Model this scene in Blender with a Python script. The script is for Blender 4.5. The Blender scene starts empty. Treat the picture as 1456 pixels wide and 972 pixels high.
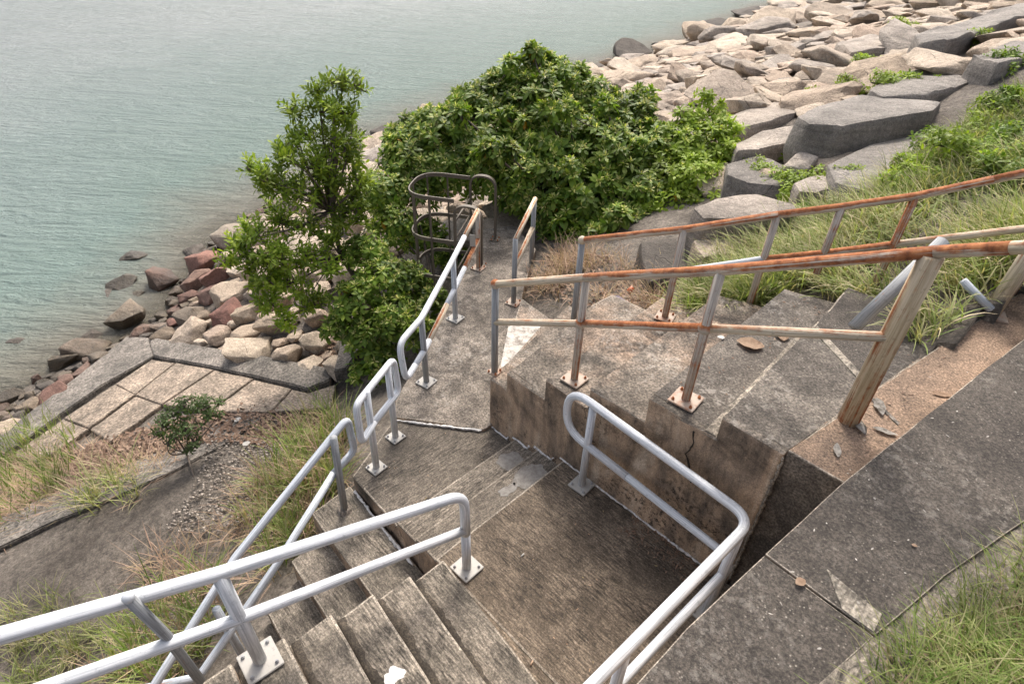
import bpy, bmesh, math, random
import numpy as np
from mathutils import Vector, Matrix, noise as mnoise
random.seed(7); rng = np.random.default_rng(11)
S = bpy.context.scene
C = S.collection
V = Vector
# ------------------------------------------------------------------ camera
CAM = np.array([2.6177, -3.35, 4.69])
M = np.array([[0.69442891, -0.45015016, 0.56136737],
              [0.71912794, 0.40709339, -0.56314295],
              [0.02496995, 0.79475771, 0.60641297]])
FPX = 850.0
def ray(x, y):
    return M @ np.array([(x - 728) / FPX, -(y - 486) / FPX, -1.0])
def at(x, y, z):                       # where the sight line of a photo pixel meets the level z
    r = ray(x, y); return CAM + r * ((z - CAM[2]) / r[2])
def atd(x, y, d):                      # the point at horizontal distance d
    r = ray(x, y); return CAM + r * (d / math.hypot(r[0], r[1]))
def proj(P):
    q = M.T @ (np.asarray(P, float) - CAM)
    return 728 + FPX * q[0] / -q[2], 486 - FPX * q[1] / -q[2], -q[2]
cam = bpy.data.cameras.new('camera'); co = bpy.data.objects.new('camera', cam); C.objects.link(co)
mw = Matrix(M.tolist()).to_4x4(); mw.translation = V(CAM.tolist()); co.matrix_world = mw
cam.sensor_width = 36; cam.lens = 36 * FPX / 1456; cam.clip_end = 6000; cam.clip_start = .05
S.camera = co
# ------------------------------------------------------------------ light
w = bpy.data.worlds.new('World'); S.world = w; w.use_nodes = True
nt = w.node_tree; bg = nt.nodes['Background']
sky = nt.nodes.new('ShaderNodeTexSky'); sky.sky_type = 'NISHITA'; sky.sun_disc = False
SUN_EL, SUN_AZ = math.radians(52), (-0.62, 0.78)        # towards the sun, in plan
az = math.atan2(SUN_AZ[0], SUN_AZ[1])
sky.sun_elevation = SUN_EL; sky.sun_rotation = az
sky.air_density = 1.0; sky.dust_density = 6.0; sky.ozone_density = .6
hs = nt.nodes.new('ShaderNodeHueSaturation'); hs.inputs['Saturation'].default_value = .55
nt.links.new(sky.outputs[0], hs.inputs['Color']); nt.links.new(hs.outputs[0], bg.inputs[0])
bg.inputs[1].default_value = .15
sl = bpy.data.lights.new('sun', 'SUN'); sl.energy = 1.75; sl.angle = math.radians(12); sl.color = (1, .93, .83)
so = bpy.data.objects.new('sun', sl); C.objects.link(so)
l = math.hypot(*SUN_AZ); d = V((SUN_AZ[0] / l * math.cos(SUN_EL), SUN_AZ[1] / l * math.cos(SUN_EL), math.sin(SUN_EL)))
so.rotation_euler = d.to_track_quat('Z', 'Y').to_euler()
S.view_settings.view_transform = 'Standard'; S.view_settings.look = 'None'
S.view_settings.exposure = .88; S.view_settings.gamma = 1
# ------------------------------------------------------------------ materials
class Mat:
    def __init__(s, name, rough=.8):
        s.m = bpy.data.materials.new(name); s.m.use_nodes = True
        s.t = s.m.node_tree; s.b = s.t.nodes['Principled BSDF']; s.b.inputs['Roughness'].default_value = rough
        s.tc = s.n('TexCoord')
        s.obj = s.tc.outputs['Object']; s.uv = s.tc.outputs['UV']
    def n(s, kind, **kw):
        x = s.t.nodes.new('ShaderNode' + kind)
        for k, v in kw.items(): setattr(x, k, v)
        return x
    def set(s, sock, v):
        if hasattr(v, 'is_output') or isinstance(v, bpy.types.NodeSocket): s.t.links.new(v, sock)
        else:
            if isinstance(v, tuple) and len(v) == 3 and sock.type == 'RGBA': v = (*v, 1)
            sock.default_value = v
    def mapping(s, src, scale=(1, 1, 1), rot=(0, 0, 0)):
        x = s.n('Mapping'); s.set(x.inputs[0], src); x.inputs['Scale'].default_value = scale; x.inputs['Rotation'].default_value = rot
        return x.outputs[0]
    def noise(s, src, scale, detail=6, rough=.6, dist=0):
        x = s.n('TexNoise'); s.set(x.inputs['Vector'], src); x.inputs['Scale'].default_value = scale
        x.inputs['Detail'].default_value = detail; x.inputs['Roughness'].default_value = rough; x.inputs['Distortion'].default_value = dist
        return x.outputs[0]
    def voro(s, src, scale, feature='F1', out=0):
        x = s.n('TexVoronoi', feature=feature); s.set(x.inputs['Vector'], src); x.inputs['Scale'].default_value = scale
        return x.outputs[out]
    def ramp(s, fac, stops, interp='LINEAR'):
        x = s.n('ValToRGB'); e = x.color_ramp.elements; x.color_ramp.interpolation = interp
        while len(e) < len(stops): e.new(.5)
        for i, (p, c) in enumerate(stops):
            e[i].position = p; e[i].color = (*c, 1) if isinstance(c, tuple) else (c, c, c, 1)
        s.set(x.inputs[0], fac); return x.outputs[0]
    def mix(s, fac, a, b, mode='MIX'):
        x = s.n('Mix', data_type='RGBA', blend_type=mode)
        s.set(x.inputs[0], fac); s.set(x.inputs[6], a); s.set(x.inputs[7], b); return x.outputs[2]
    def math(s, op, a, b=0.0):
        x = s.n('Math', operation=op); s.set(x.inputs[0], a); s.set(x.inputs[1], b); return x.outputs[0]
    def bump(s, h, strength=.4, dist=.01, prev=None):
        x = s.n('Bump'); s.set(x.inputs['Height'], h); x.inputs['Strength'].default_value = strength; x.inputs['Distance'].default_value = dist
        if prev: s.set(x.inputs['Normal'], prev)
        return x.outputs[0]
    def done(s, col=None, rough=None, normal=None):
        if col is not None: s.set(s.b.inputs['Base Color'], col)
        if rough is not None: s.set(s.b.inputs['Roughness'], rough)
        if normal is not None: s.set(s.b.inputs['Normal'], normal)
        return s.m

def concrete(name, dark, light, groove=None, speck=.3, speckcol=(.36, .33, .29), blot=.5, fleck=55, warm=None, gs=60, lichen=0):
    """broom-finished or bare weathered concrete; groove = 'u' or 'n', the way the broom went"""
    m = Mat(name, .92)
    big = m.noise(m.obj, 1.3, 8, .62, .4)
    c = m.ramp(big, [(.36, dark), (.64, light)])
    if warm: c = m.mix(m.ramp(m.noise(m.obj, .9, 5, .6, .6), [(.48, 0.), (.66, .6)]), c, warm)
    mid = m.ramp(m.noise(m.obj, 5, 10, .72), [(.36, .38), (.5, .9), (.64, 1.2)])
    c = m.mix(blot, c, mid, 'MULTIPLY')
    c = m.mix(m.ramp(m.noise(m.obj, 2.1, 7, .68, .8), [(.50, 0.), (.60, blot)]), c, tuple(x * .45 for x in dark))       # algae film
    h0 = m.noise(m.obj, fleck * 1.15, 3, .65); grain = m.noise(m.obj, fleck * .36, 7, .8)
    c = m.mix(.6 if groove else .8, c, m.ramp(h0, [(.34, .3), (.5, .95), (.64, 1.8)]), 'MULTIPLY')
    c = m.mix(.5 if groove else .6, c, m.ramp(grain, [(.34, .55), (.5, 1.), (.66, 1.4)]), 'MULTIPLY')
    vx = m.n('TexVoronoi', feature='F1'); m.set(vx.inputs['Vector'], m.mix(.02, m.obj, m.n('TexNoise').outputs[1], 'ADD')); vx.inputs['Scale'].default_value = fleck * .8
    sc_ = m.n('SeparateColor'); m.set(sc_.inputs[0], vx.outputs[1]); patch = m.noise(m.obj, 2.6, 5, .65)
    f = m.math('MULTIPLY', m.math('MULTIPLY', m.ramp(vx.outputs[0], [(.08, 1.), (.30, 0.)]), m.ramp(sc_.outputs[0], [(.62, 0.), (.7, 1.)])), m.ramp(patch, [(.38, 0.1), (.66, 1.)]))
    c = m.mix(m.math('MULTIPLY', f, speck * 1.6), c, speckcol)
    if lichen:
        lf = m.math('MULTIPLY', m.ramp(m.noise(m.obj, 13, 9, .8), [(.52, 0.), (.58, 1.)]), m.ramp(m.noise(m.obj, 1.5, 5, .65), [(.46, 0.), (.58, 1.)]))
        c = m.mix(m.math('MULTIPLY', lf, lichen), c, (.46, .42, .37))
    h = m.noise(m.obj, fleck * 1.1, 8, .8); nb = m.bump(h, .8, .012)
    if groove:
        sc = (9, gs, 5) if groove == 'u' else (gs, 9, 5)
        g = m.noise(m.mapping(m.obj, sc), 1.0, 4, .7, .5)
        gm = m.ramp(m.noise(m.obj, 2.3, 5, .6), [(.35, .25), (.6, .95)])
        c = m.mix(gm, c, m.mix(1., c, m.ramp(g, [(.36, .22), (.5, .95), (.64, 1.8)]), 'MULTIPLY'))
        nb = m.bump(g, .7, .010, nb)
    return m.done(c, None, nb)

MC = {}
MC['land'] = concrete('broomed_concrete', (.092, .070, .050), (.205, .160, .117), 'u', .3)
MC['step_n'] = concrete('broomed_step_concrete', (.135, .112, .088), (.235, .20, .16), 'n', .25, gs=80, blot=.35)
MC['lowland'] = concrete('dark_broomed_concrete', (.085, .071, .056), (.165, .138, .11), 'n', .25, gs=80)
MC['tread'] = concrete('old_tread_concrete', (.10, .086, .068), (.235, .20, .16), 'u', .35, gs=55)
MC['path'] = concrete('path_concrete', (.12, .10, .082), (.27, .23, .19), None, .4, (.45, .41, .36), .75, 40, lichen=.4)
MC['upper'] = concrete('upper_step_concrete', (.10, .083, .066), (.24, .20, .162), None, .4, (.46, .41, .36), .75, 40, warm=(.33, .225, .155), lichen=.45)
MC['upper_grey'] = concrete('upper_grey_concrete', (.085, .072, .06), (.17, .146, .122), None, .5, (.42, .38, .33), .55, 45, lichen=.35)
MC['slab'] = concrete('dark_slab_concrete', (.052, .043, .036), (.088, .074, .061), None, .62, (.36, .32, .27), .4, 60, lichen=.2)
MC['strip'] = concrete('brown_strip_concrete', (.16, .112, .08), (.31, .212, .145), None, .25, (.4, .34, .28), .4, 55)
MC['rough'] = concrete('rough_aggregate', (.11, .095, .076), (.245, .21, .17), 'n', .45, (.38, .34, .3), .6, 40, gs=34)
MC['chip'] = concrete('chipped_light_aggregate', (.18, .155, .125), (.40, .35, .285), 'n', .5, (.52, .48, .42), .6, 36, gs=34)
MC['paving'] = concrete('bank_paving_concrete', (.18, .145, .112), (.33, .26, .20), None, .3, (.42, .37, .32), .45, 22)
MC['band'] = concrete('grey_band_concrete', (.12, .107, .092), (.22, .192, .165), None, .35, (.36, .33, .3), .5, 22)
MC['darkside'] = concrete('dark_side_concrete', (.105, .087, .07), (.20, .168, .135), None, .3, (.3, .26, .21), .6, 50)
def wallmat():
    m = Mat('stained_wall_concrete', .9)
    st = m.noise(m.mapping(m.obj, (3.4, 3.4, .7)), 1.0, 8, .68, .5)
    c = m.ramp(st, [(.33, (.09, .07, .053)), (.43, (.23, .172, .125)), (.54, (.42, .30, .205)), (.70, (.54, .44, .34))])
    bl = m.noise(m.obj, 1.7, 9, .72, .6)
    c = m.mix(.9, c, m.ramp(bl, [(.36, .3), (.5, .9), (.62, 1.2)]), 'MULTIPLY')
    pit = m.noise(m.obj, 16, 9, .82); pp = m.noise(m.obj, 1.3, 4, .6)
    f = m.math('MULTIPLY', m.ramp(pit, [(.53, 0.), (.57, 1.)]), m.ramp(pp, [(.48, 0.), (.58, 1.)]))
    c = m.mix(m.math('MULTIPLY', f, .9), c, (.022, .018, .015))
    c = m.mix(.8, c, m.ramp(m.noise(m.obj, 100, 3, .7), [(.3, .45), (.7, 1.5)]), 'MULTIPLY')
    nb = m.bump(m.noise(m.obj, 30, 9, .8), .7, .014); nb = m.bump(m.math('MULTIPLY', f, -1.), .6, .02, nb)
    return m.done(c, None, nb)
MC['wall'] = wallmat()
MC['worn_edge'] = concrete('worn_edge_concrete', (.22, .185, .145), (.40, .345, .28), None, .3, (.42, .38, .33), .4, 60)
def paint(name, rustiness, base=(.62, .66, .70), base2=(.40, .45, .50), rust=True, ontop=0):
    m = Mat(name, .65)
    st = m.noise(m.mapping(m.uv, (1.6, 15, 1)), 1.0, 8, .72, .5)
    c = m.ramp(st, [(.34, tuple(x * .8 for x in base2)), (.44, base2), (.54, base), (.72, tuple(min(1, x * 1.2) for x in base))])
    c = m.mix(m.ramp(m.noise(m.obj, 26, 6, .7), [(.58, 0.), (.68, .6)]), c, tuple(x * .62 for x in base2))
    h = m.noise(m.obj, 30, 5, .7)
    if rust:
        r = m.math('ADD', m.math('MULTIPLY', m.noise(m.mapping(m.uv, (.55, 5.5, 1)), 1.0, 9, .72, .5), .78), m.math('MULTIPLY', m.noise(m.obj, 7, 6, .7), .22))
        nz_ = m.n('SeparateXYZ'); m.set(nz_.inputs[0], m.n('NewGeometry').outputs['Normal'])
        if ontop: r = m.math('ADD', r, m.math('MULTIPLY', nz_.outputs[2], ontop))
        f = m.ramp(r, [(.60 - rustiness, 0.), (.66 - rustiness, 1.)])
        rc = m.ramp(m.noise(m.obj, 18, 6, .7), [(.3, (.12, .04, .018)), (.5, (.32, .11, .04)), (.7, (.48, .21, .085))])
        c = m.mix(f, c, rc); h = m.math('ADD', h, m.math('MULTIPLY', f, m.noise(m.obj, 70, 4, .7)))
        m.set(m.b.inputs['Roughness'], m.ramp(f, [(0., .62), (1., .92)]))
    return m.done(c, None, m.bump(h, .25, .006))
MC['white'] = paint('white_rail_paint', -.06, (.63, .645, .67), (.44, .46, .49))
MC['whiterust'] = paint('white_paint_rusting', .03, (.50, .53, .57), (.33, .36, .40))
MC['cream'] = paint('cream_paint_rusting', .075, (.60, .51, .385), (.43, .36, .265), True, .06)
MC['peel'] = paint('ochre_peeling_paint', .10, (.56, .45, .31), (.42, .32, .2))
MC['orange'] = paint('heavily_rusted_pipe', .14, (.56, .49, .40), (.38, .33, .27), True, .10)
MC['rustpost'] = paint('rust_stained_post', .10, (.50, .44, .375), (.33, .29, .25))
MC['greypost'] = paint('galvanised_post', .02, (.30, .31, .32), (.2, .21, .22))
MC['plate'] = paint('white_base_plate', .035, (.54, .53, .50), (.34, .32, .29))
MC['rustplate'] = paint('rusted_base_plate', .14, (.50, .42, .34), (.30, .23, .18))
MC['bolt'] = paint('bolt_metal', .02, (.45, .46, .47), (.3, .3, .31))
MC['rustbolt'] = paint('rusted_bolt', .25, (.2, .1, .06), (.1, .05, .03))
MC['brown'] = paint('brown_steel', .0, (.155, .125, .095), (.095, .078, .06))
m = Mat('white_sealant', .7)
MC['seal'] = m.done(m.ramp(m.noise(m.obj, 30, 6, .7), [(.36, (.22, .2, .18)), (.5, (.66, .64, .62))]), None, m.bump(m.noise(m.obj, 50, 4), .5, .01))
m = Mat('white_paint_splash', .7)
MC['splash'] = m.done(m.ramp(m.noise(m.obj, 60, 6, .7), [(.35, (.4, .37, .34)), (.55, (.72, .69, .67))]))
m = Mat('worn_white_paint', .8)
MC['worn'] = m.done(m.ramp(m.noise(m.obj, 9, 8, .75), [(.40, (.17, .145, .12)), (.52, (.40, .37, .33)), (.7, (.56, .53, .49))]), None, m.bump(m.noise(m.obj, 60, 5), .4, .01))
m = Mat('grey_cement_patch', .9)
MC['patch'] = m.done(m.ramp(m.noise(m.obj, 25, 6, .7), [(.3, (.17, .15, .13)), (.6, (.28, .26, .235))]), None, m.bump(m.noise(m.obj, 60, 5), .3, .01))

def rock(name, cols, wet=False, strata=0):
    m = Mat(name, .88)
    oi = m.n('ObjectInfo'); isl = m.n('NewGeometry')
    rnd = m.math('FRACT', m.math('ADD', oi.outputs['Random'], m.math('MULTIPLY', isl.outputs['Random Per Island'], 7.3)))
    n = len(cols); c = m.ramp(rnd, [(i / max(1, n - 1), k) for i, k in enumerate(cols)])
    pos = m.n('NewGeometry').outputs['Position']
    c = m.mix(.8, c, m.ramp(m.noise(pos, 1.9, 8, .68, .5), [(.3, .5), (.52, 1.), (.7, 1.25)]), 'MULTIPLY')
    c = m.mix(.75, c, m.ramp(m.noise(pos, 17, 7, .75), [(.3, .5), (.62, 1.2)]), 'MULTIPLY')
    wv = m.mix(.12, pos, m.n('TexNoise').outputs[1], 'ADD'); vd = m.voro(wv, 1.25, 'DISTANCE_TO_EDGE')
    ck = m.math('MULTIPLY', m.ramp(vd, [(0., 1.), (.009, 0.)]), m.ramp(m.noise(pos, .8, 3, .6), [(.52, 0.), (.58, .75)]))
    c = m.mix(ck, c, (.05, .042, .035))
    c = m.mix(.7, c, m.ramp(m.noise(pos, 55, 3, .7), [(.32, .5), (.66, 1.5)]), 'MULTIPLY')
    nb = m.bump(m.noise(pos, 7, 9, .75), .95, .07); nb = m.bump(m.math('MULTIPLY', ck, -1.), .6, .05, nb)
    nb = m.bump(m.noise(pos, 45, 5, .7), .4, .012, nb)
    if strata:
        g = m.noise(m.mapping(pos, (.7, .7, 9), (.25, .2, 0)), 1.0, 5, .6, .4)
        c = m.mix(strata, c, m.ramp(g, [(.38, .5), (.52, 1.), (.7, 1.2)]), 'MULTIPLY'); nb = m.bump(g, .5, .05, nb)
    if wet:
        z = m.n('SeparateXYZ'); m.set(z.inputs[0], pos)
        f = m.ramp(m.math('ADD', m.math('MULTIPLY', z.outputs[2], .5), m.math('MULTIPLY', m.noise(pos, 2.5, 4, .6), .5)), [(0.0, 0.), (1., 1.)])
        wf = m.math('ADD', z.outputs[2], m.math('MULTIPLY', m.noise(pos, 3, 4, .6), .7))
        mr = m.n('MapRange'); m.set(mr.inputs[0], wf); mr.inputs[1].default_value = -3.45; mr.inputs[2].default_value = -3.1
        c = m.mix(mr.outputs[0], m.mix(1., c, (.36, .34, .28), 'MULTIPLY'), c)
        rr = m.n('MapRange'); m.set(rr.inputs[0], mr.outputs[0]); rr.inputs[3].default_value = .35; rr.inputs[4].default_value = .9
        m.set(m.b.inputs['Roughness'], rr.outputs[0])
    return m.done(c, None, nb)
MC['pale_rock'] = rock('pale_granite', [(.48, .385, .29), (.39, .295, .22), (.52, .43, .335), (.43, .335, .245), (.33, .265, .205), (.55, .455, .355), (.44, .33, .25), (.36, .295, .235)], True, .25)
MC['red_rock'] = rock('reddish_granite', [(.22, .11, .085), (.27, .14, .105), (.19, .11, .085), (.25, .16, .12)], True)
MC['brown_rock'] = rock('brown_shore_rock', [(.19, .145, .105), (.25, .195, .14), (.15, .12, .092), (.30, .24, .18), (.22, .135, .105), (.33, .275, .215)], True)
MC['grey_rock'] = rock('grey_slab_rock', [(.25, .22, .195), (.285, .255, .225), (.22, .195, .172)], False, .45)
MC['warm_rock'] = rock('warm_slab_rock', [(.34, .285, .235), (.38, .325, .275)], False, .6)
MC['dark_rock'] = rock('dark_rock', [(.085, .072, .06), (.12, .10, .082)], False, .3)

def leafmat(name, cols, trans=.42, rough=.5, spots=None):
    m = Mat(name, rough); m.b.inputs['Specular IOR Level'].default_value = .28
    isl = m.n('NewGeometry').outputs['Random Per Island']
    cols = [(r_ * 1.04, g_ * .92, b_ * 1.15) for r_, g_, b_ in cols]; k = len(cols); c = m.ramp(isl, [(i / (k - 1), x) for i, x in enumerate(cols)])
    pos = m.n('NewGeometry').outputs['Position']
    c = m.mix(.8, c, m.ramp(m.noise(pos, 1.6, 3, .6), [(.32, .5), (.66, 1.5)]), 'MULTIPLY')
    tr = m.n('BsdfTranslucent'); m.set(tr.inputs[0], m.mix(1., c, (1.2, 1.25, .6), 'MULTIPLY'))
    mx = m.n('MixShader'); mx.inputs[0].default_value = trans
    m.done(c); m.set(mx.inputs[1], m.b.outputs[0]); m.set(mx.inputs[2], tr.outputs[0])
    m.set(m.t.nodes['Material Output'].inputs[0], mx.outputs[0]); return m.m
MC['leaf'] = leafmat('broad_leaf', [(.05, .108, .012), (.105, .195, .019), (.165, .27, .03), (.075, .15, .014), (.22, .32, .038), (.09, .175, .017)])
MC['leafnew'] = leafmat('young_leaf', [(.46, .52, .13), (.56, .58, .2), (.33, .43, .08)])
MC['leaflight'] = leafmat('light_leaf', [(.15, .255, .02), (.22, .335, .03), (.28, .40, .045), (.18, .30, .025)])
MC['leaftree'] = leafmat('tree_leaf', [(.14, .235, .02), (.21, .325, .028), (.30, .41, .045), (.17, .28, .024), (.10, .18, .018)])
MC['leafdull'] = leafmat('dull_leaf', [(.06, .11, .03), (.09, .15, .038), (.055, .09, .028)])
MC['leafyellow'] = leafmat('yellow_leaf', [(.42, .27, .03), (.35, .2, .02)])
MC['grass'] = leafmat('green_grass', [(.10, .18, .03), (.17, .27, .05), (.27, .32, .10), (.13, .23, .035), (.36, .35, .17), (.2, .29, .07)], .35, .6)
MC['grassdry'] = leafmat('dry_grass', [(.34, .25, .14), (.46, .37, .22), (.24, .17, .10), (.40, .34, .18), (.22, .21, .08)], .25, .7)
MC['grassmix'] = leafmat('half_dry_grass', [(.17, .27, .05), (.42, .41, .2), (.22, .33, .07), (.52, .48, .27), (.13, .22, .035), (.32, .38, .12)], .35, .6)
m = Mat('bark', .9)
MC['bark'] = m.done(m.ramp(m.noise(m.obj, 14, 6, .7), [(.3, (.05, .037, .028)), (.7, (.16, .125, .10))]), None, m.bump(m.noise(m.obj, 40, 5), .5, .01))
m = Mat('dead_leaf', .8)
isl = m.n('NewGeometry').outputs['Random Per Island']
MC['dead'] = m.done(m.ramp(isl, [(0, (.12, .07, .045)), (.4, (.21, .13, .085)), (.7, (.16, .10, .07)), (1, (.32, .22, .15))]))
m = Mat('dry_leaf', .8)
MC['dryleaf'] = m.done(m.ramp(m.noise(m.obj, 14, 5, .7), [(.3, (.30, .19, .12)), (.7, (.58, .42, .30))]))
m = Mat('gravel', .9)
isl = m.n('NewGeometry').outputs['Random Per Island']
MC['gravel'] = m.done(m.ramp(isl, [(0, (.17, .14, .115)), (.5, (.26, .22, .185)), (1, (.38, .33, .28))]))
# ground
m = Mat('slope_soil', .95)
c = m.ramp(m.noise(m.obj, .8, 8, .65, .4), [(.34, (.10, .082, .066)), (.5, (.18, .152, .125)), (.66, (.25, .215, .18))])
c = m.mix(.8, c, m.ramp(m.noise(m.obj, 9, 9, .8), [(.36, .3), (.62, 1.4)]), 'MULTIPLY')
c = m.mix(.7, c, m.ramp(m.noise(m.obj, 34, 5, .75), [(.34, .4), (.66, 1.7)]), 'MULTIPLY')
nb = m.bump(m.noise(m.obj, 8, 10, .8), 1., .09); nb = m.bump(m.noise(m.obj, 60, 5, .7), .6, .015, nb)
MC['soil'] = m.done(c, None, nb)
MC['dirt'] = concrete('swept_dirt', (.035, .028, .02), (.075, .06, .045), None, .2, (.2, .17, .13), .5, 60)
# sea
m = Mat('sea_water', .12)
at_ = m.n('Attribute', attribute_name='depth')
dep = m.math('ADD', at_.outputs['Fac'], m.math('MULTIPLY', m.math('SUBTRACT', m.noise(m.obj, .25, 4, .6, .5), .5), .25))
c = m.ramp(dep, [(0., (.225, .195, .15)), (.2, (.24, .235, .195)), (.4, (.20, .27, .245)), (.7, (.25, .315, .30)), (1., (.37, .41, .405))])  # shallow-bed browns near shore; palest far tones have the sky's reflection painted in
ra = m.mapping(m.obj, (1, 1, 1), (0, 0, math.radians(-44))); rb = m.mapping(m.obj, (1, 1, 1), (0, 0, math.radians(-60)))
w1 = m.noise(m.mapping(ra, (.8, 3.0, 1)), 1.5, 6, .66, .3)
w2 = m.noise(m.mapping(rb, (1., 2.6, 1)), 5.0, 4, .6, .3)
w3 = m.noise(m.obj, .11, 3, .5); w4 = m.noise(m.mapping(ra, (.7, 2.6, 1)), .42, 5, .62, .4)
hsum = m.math('ADD', m.math('MULTIPLY', w1, .6), m.math('ADD', m.math('MULTIPLY', w2, .2), m.math('ADD', m.math('MULTIPLY', w3, .12), m.math('MULTIPLY', w4, 1.1))))
m.b.inputs['IOR'].default_value = 1.33
nb = m.bump(hsum, 1., .55)
m.done(c, None, nb)
tp = m.n('BsdfTransparent'); m.set(tp.inputs[0], (.85, .86, .8))
gl = m.n('BsdfGlossy'); gl.inputs['Roughness'].default_value = .1; m.set(gl.inputs['Normal'], nb)
fr = m.n('Fresnel'); fr.inputs[0].default_value = 1.33; m.set(fr.inputs[1], nb)
ms = m.n('MixShader'); m.set(ms.inputs[0], fr.outputs[0]); m.set(ms.inputs[1], tp.outputs[0]); m.set(ms.inputs[2], gl.outputs[0])
mx = m.n('MixShader'); m.set(mx.inputs[0], m.ramp(dep, [(0., .4), (.22, .85), (.4, 1.)]))
m.set(mx.inputs[1], ms.outputs[0]); m.set(mx.inputs[2], m.b.outputs[0])
m.set(m.t.nodes['Material Output'].inputs[0], mx.outputs[0]); MC['sea'] = m.m

# ------------------------------------------------------------------ object helpers
def tag(o, label=None, cat=None, group=None, kind=None):
    if label: o['label'] = label
    if cat: o['category'] = cat
    if group: o['group'] = group
    if kind: o['kind'] = kind
    return o
def link(name, me, mat, parent=None):
    o = bpy.data.objects.new(name, me); C.objects.link(o)
    if mat is not None and not me.materials: me.materials.append(MC[mat] if isinstance(mat, str) else mat)
    if parent is not None: o.parent = parent
    return o
def empty(name, loc=(0, 0, 0)):
    o = bpy.data.objects.new(name, None); C.objects.link(o); o.location = loc; o.empty_display_size = .2; return o
def child(o, parent):          # keep world coordinates of the mesh although the parent stands at its base
    o.parent = parent; o.matrix_parent_inverse = Matrix.Translation(parent.location).inverted(); return o
def from_bm(bm, name, mat, parent=None, smooth=False):
    me = bpy.data.meshes.new(name); bmesh.ops.recalc_face_normals(bm, faces=bm.faces); bm.to_mesh(me); bm.free()
    if smooth: me.shade_smooth()
    o = link(name, me, mat)
    if parent is not None: child(o, parent)
    return o
def np_mesh(name, verts, quads=None, tris=None, mat=None, smooth=False):
    me = bpy.data.meshes.new(name); verts = np.asarray(verts, np.float32)
    fq = np.zeros((0, 4), int) if quads is None else np.asarray(quads); ft = np.zeros((0, 3), int) if tris is None else np.asarray(tris)
    me.vertices.add(len(verts)); me.vertices.foreach_set('co', verts.ravel())
    me.loops.add(fq.size + ft.size); me.loops.foreach_set('vertex_index', np.concatenate([fq.ravel(), ft.ravel()]).astype(np.int32))
    me.polygons.add(len(fq) + len(ft))
    me.polygons.foreach_set('loop_start', np.concatenate([np.arange(len(fq)) * 4, fq.size + np.arange(len(ft)) * 3]).astype(np.int32))
    me.update(calc_edges=True); me.validate()
    if smooth: me.shade_smooth()
    return me
def rough_up(bm, amp, scale, keep_bottom=None):
    for v in bm.verts:
        if keep_bottom is not None and v.co.z < keep_bottom: continue
        n = mnoise.noise_vector(v.co * scale); v.co += n * amp
def prism(name, poly, z0, z1, mat, parent=None, bev=.012, amp=.004, cut=.22, flat=None):
    """upright solid on a plan polygon with worn edges; z1 may be a list, one height per corner"""
    bm = bmesh.new(); n = len(poly)
    zt = z1 if isinstance(z1, (list, tuple)) else [z1] * n
    a = [bm.verts.new((p[0], p[1], z0)) for p in poly]; b = [bm.verts.new((p[0], p[1], zt[i])) for i, p in enumerate(poly)]
    bm.faces.new(a[::-1]); top = bm.faces.new(b)
    for i in range(n): bm.faces.new((a[i], a[(i + 1) % n], b[(i + 1) % n], b[i]))
    bmesh.ops.recalc_face_normals(bm, faces=bm.faces)
    ed = [e for e in bm.edges if all(v in b for v in e.verts)] + [e for e in bm.edges if (e.verts[0] in b) != (e.verts[1] in b)]
    if flat is not None:      # faces on this plane stay butted against their neighbour: no bevel there
        ed = [e for e in ed if not any(abs(v.co.y - flat) < 1e-4 for v in e.verts) and all(v in b for v in e.verts)]
    if bev: bmesh.ops.bevel(bm, geom=ed, offset=bev, segments=2, profile=.6, affect='EDGES')
    if amp:
        bmesh.ops.triangulate(bm, faces=[f for f in bm.faces if len(f.verts) > 4])
        for _ in range(3):
            es = [e for e in bm.edges if e.calc_length() > cut and max(v.co.z for v in e.verts) > z0 + .01]
            if not es: break
            bmesh.ops.subdivide_edges(bm, edges=es, cuts=1)
            bmesh.ops.triangulate(bm, faces=[f for f in bm.faces if len(f.verts) > 4])
        rough_up(bm, amp, 3.2, z0 + .02); rough_up(bm, amp * .4, 11.0, z0 + .02)
    return from_bm(bm, name, mat, parent)
def fillet(pts, r, seg=6):
    out = [V(pts[0])]
    rr = r if isinstance(r, (list, tuple)) else [r] * len(pts)
    for i in range(1, len(pts) - 1):
        p, a, b = V(pts[i]), V(pts[i - 1]), V(pts[i + 1]); da = (a - p); db = (b - p)
        q = min(rr[i], da.length * .48, db.length * .48)
        if q < 1e-4: out.append(p); continue
        s, e = p + da.normalized() * q, p + db.normalized() * q
        for k in range(seg + 1):
            t = k / seg; out.append(s * (1 - t) ** 2 + p * 2 * t * (1 - t) + e * t * t)
    out.append(V(pts[-1])); return out
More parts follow.
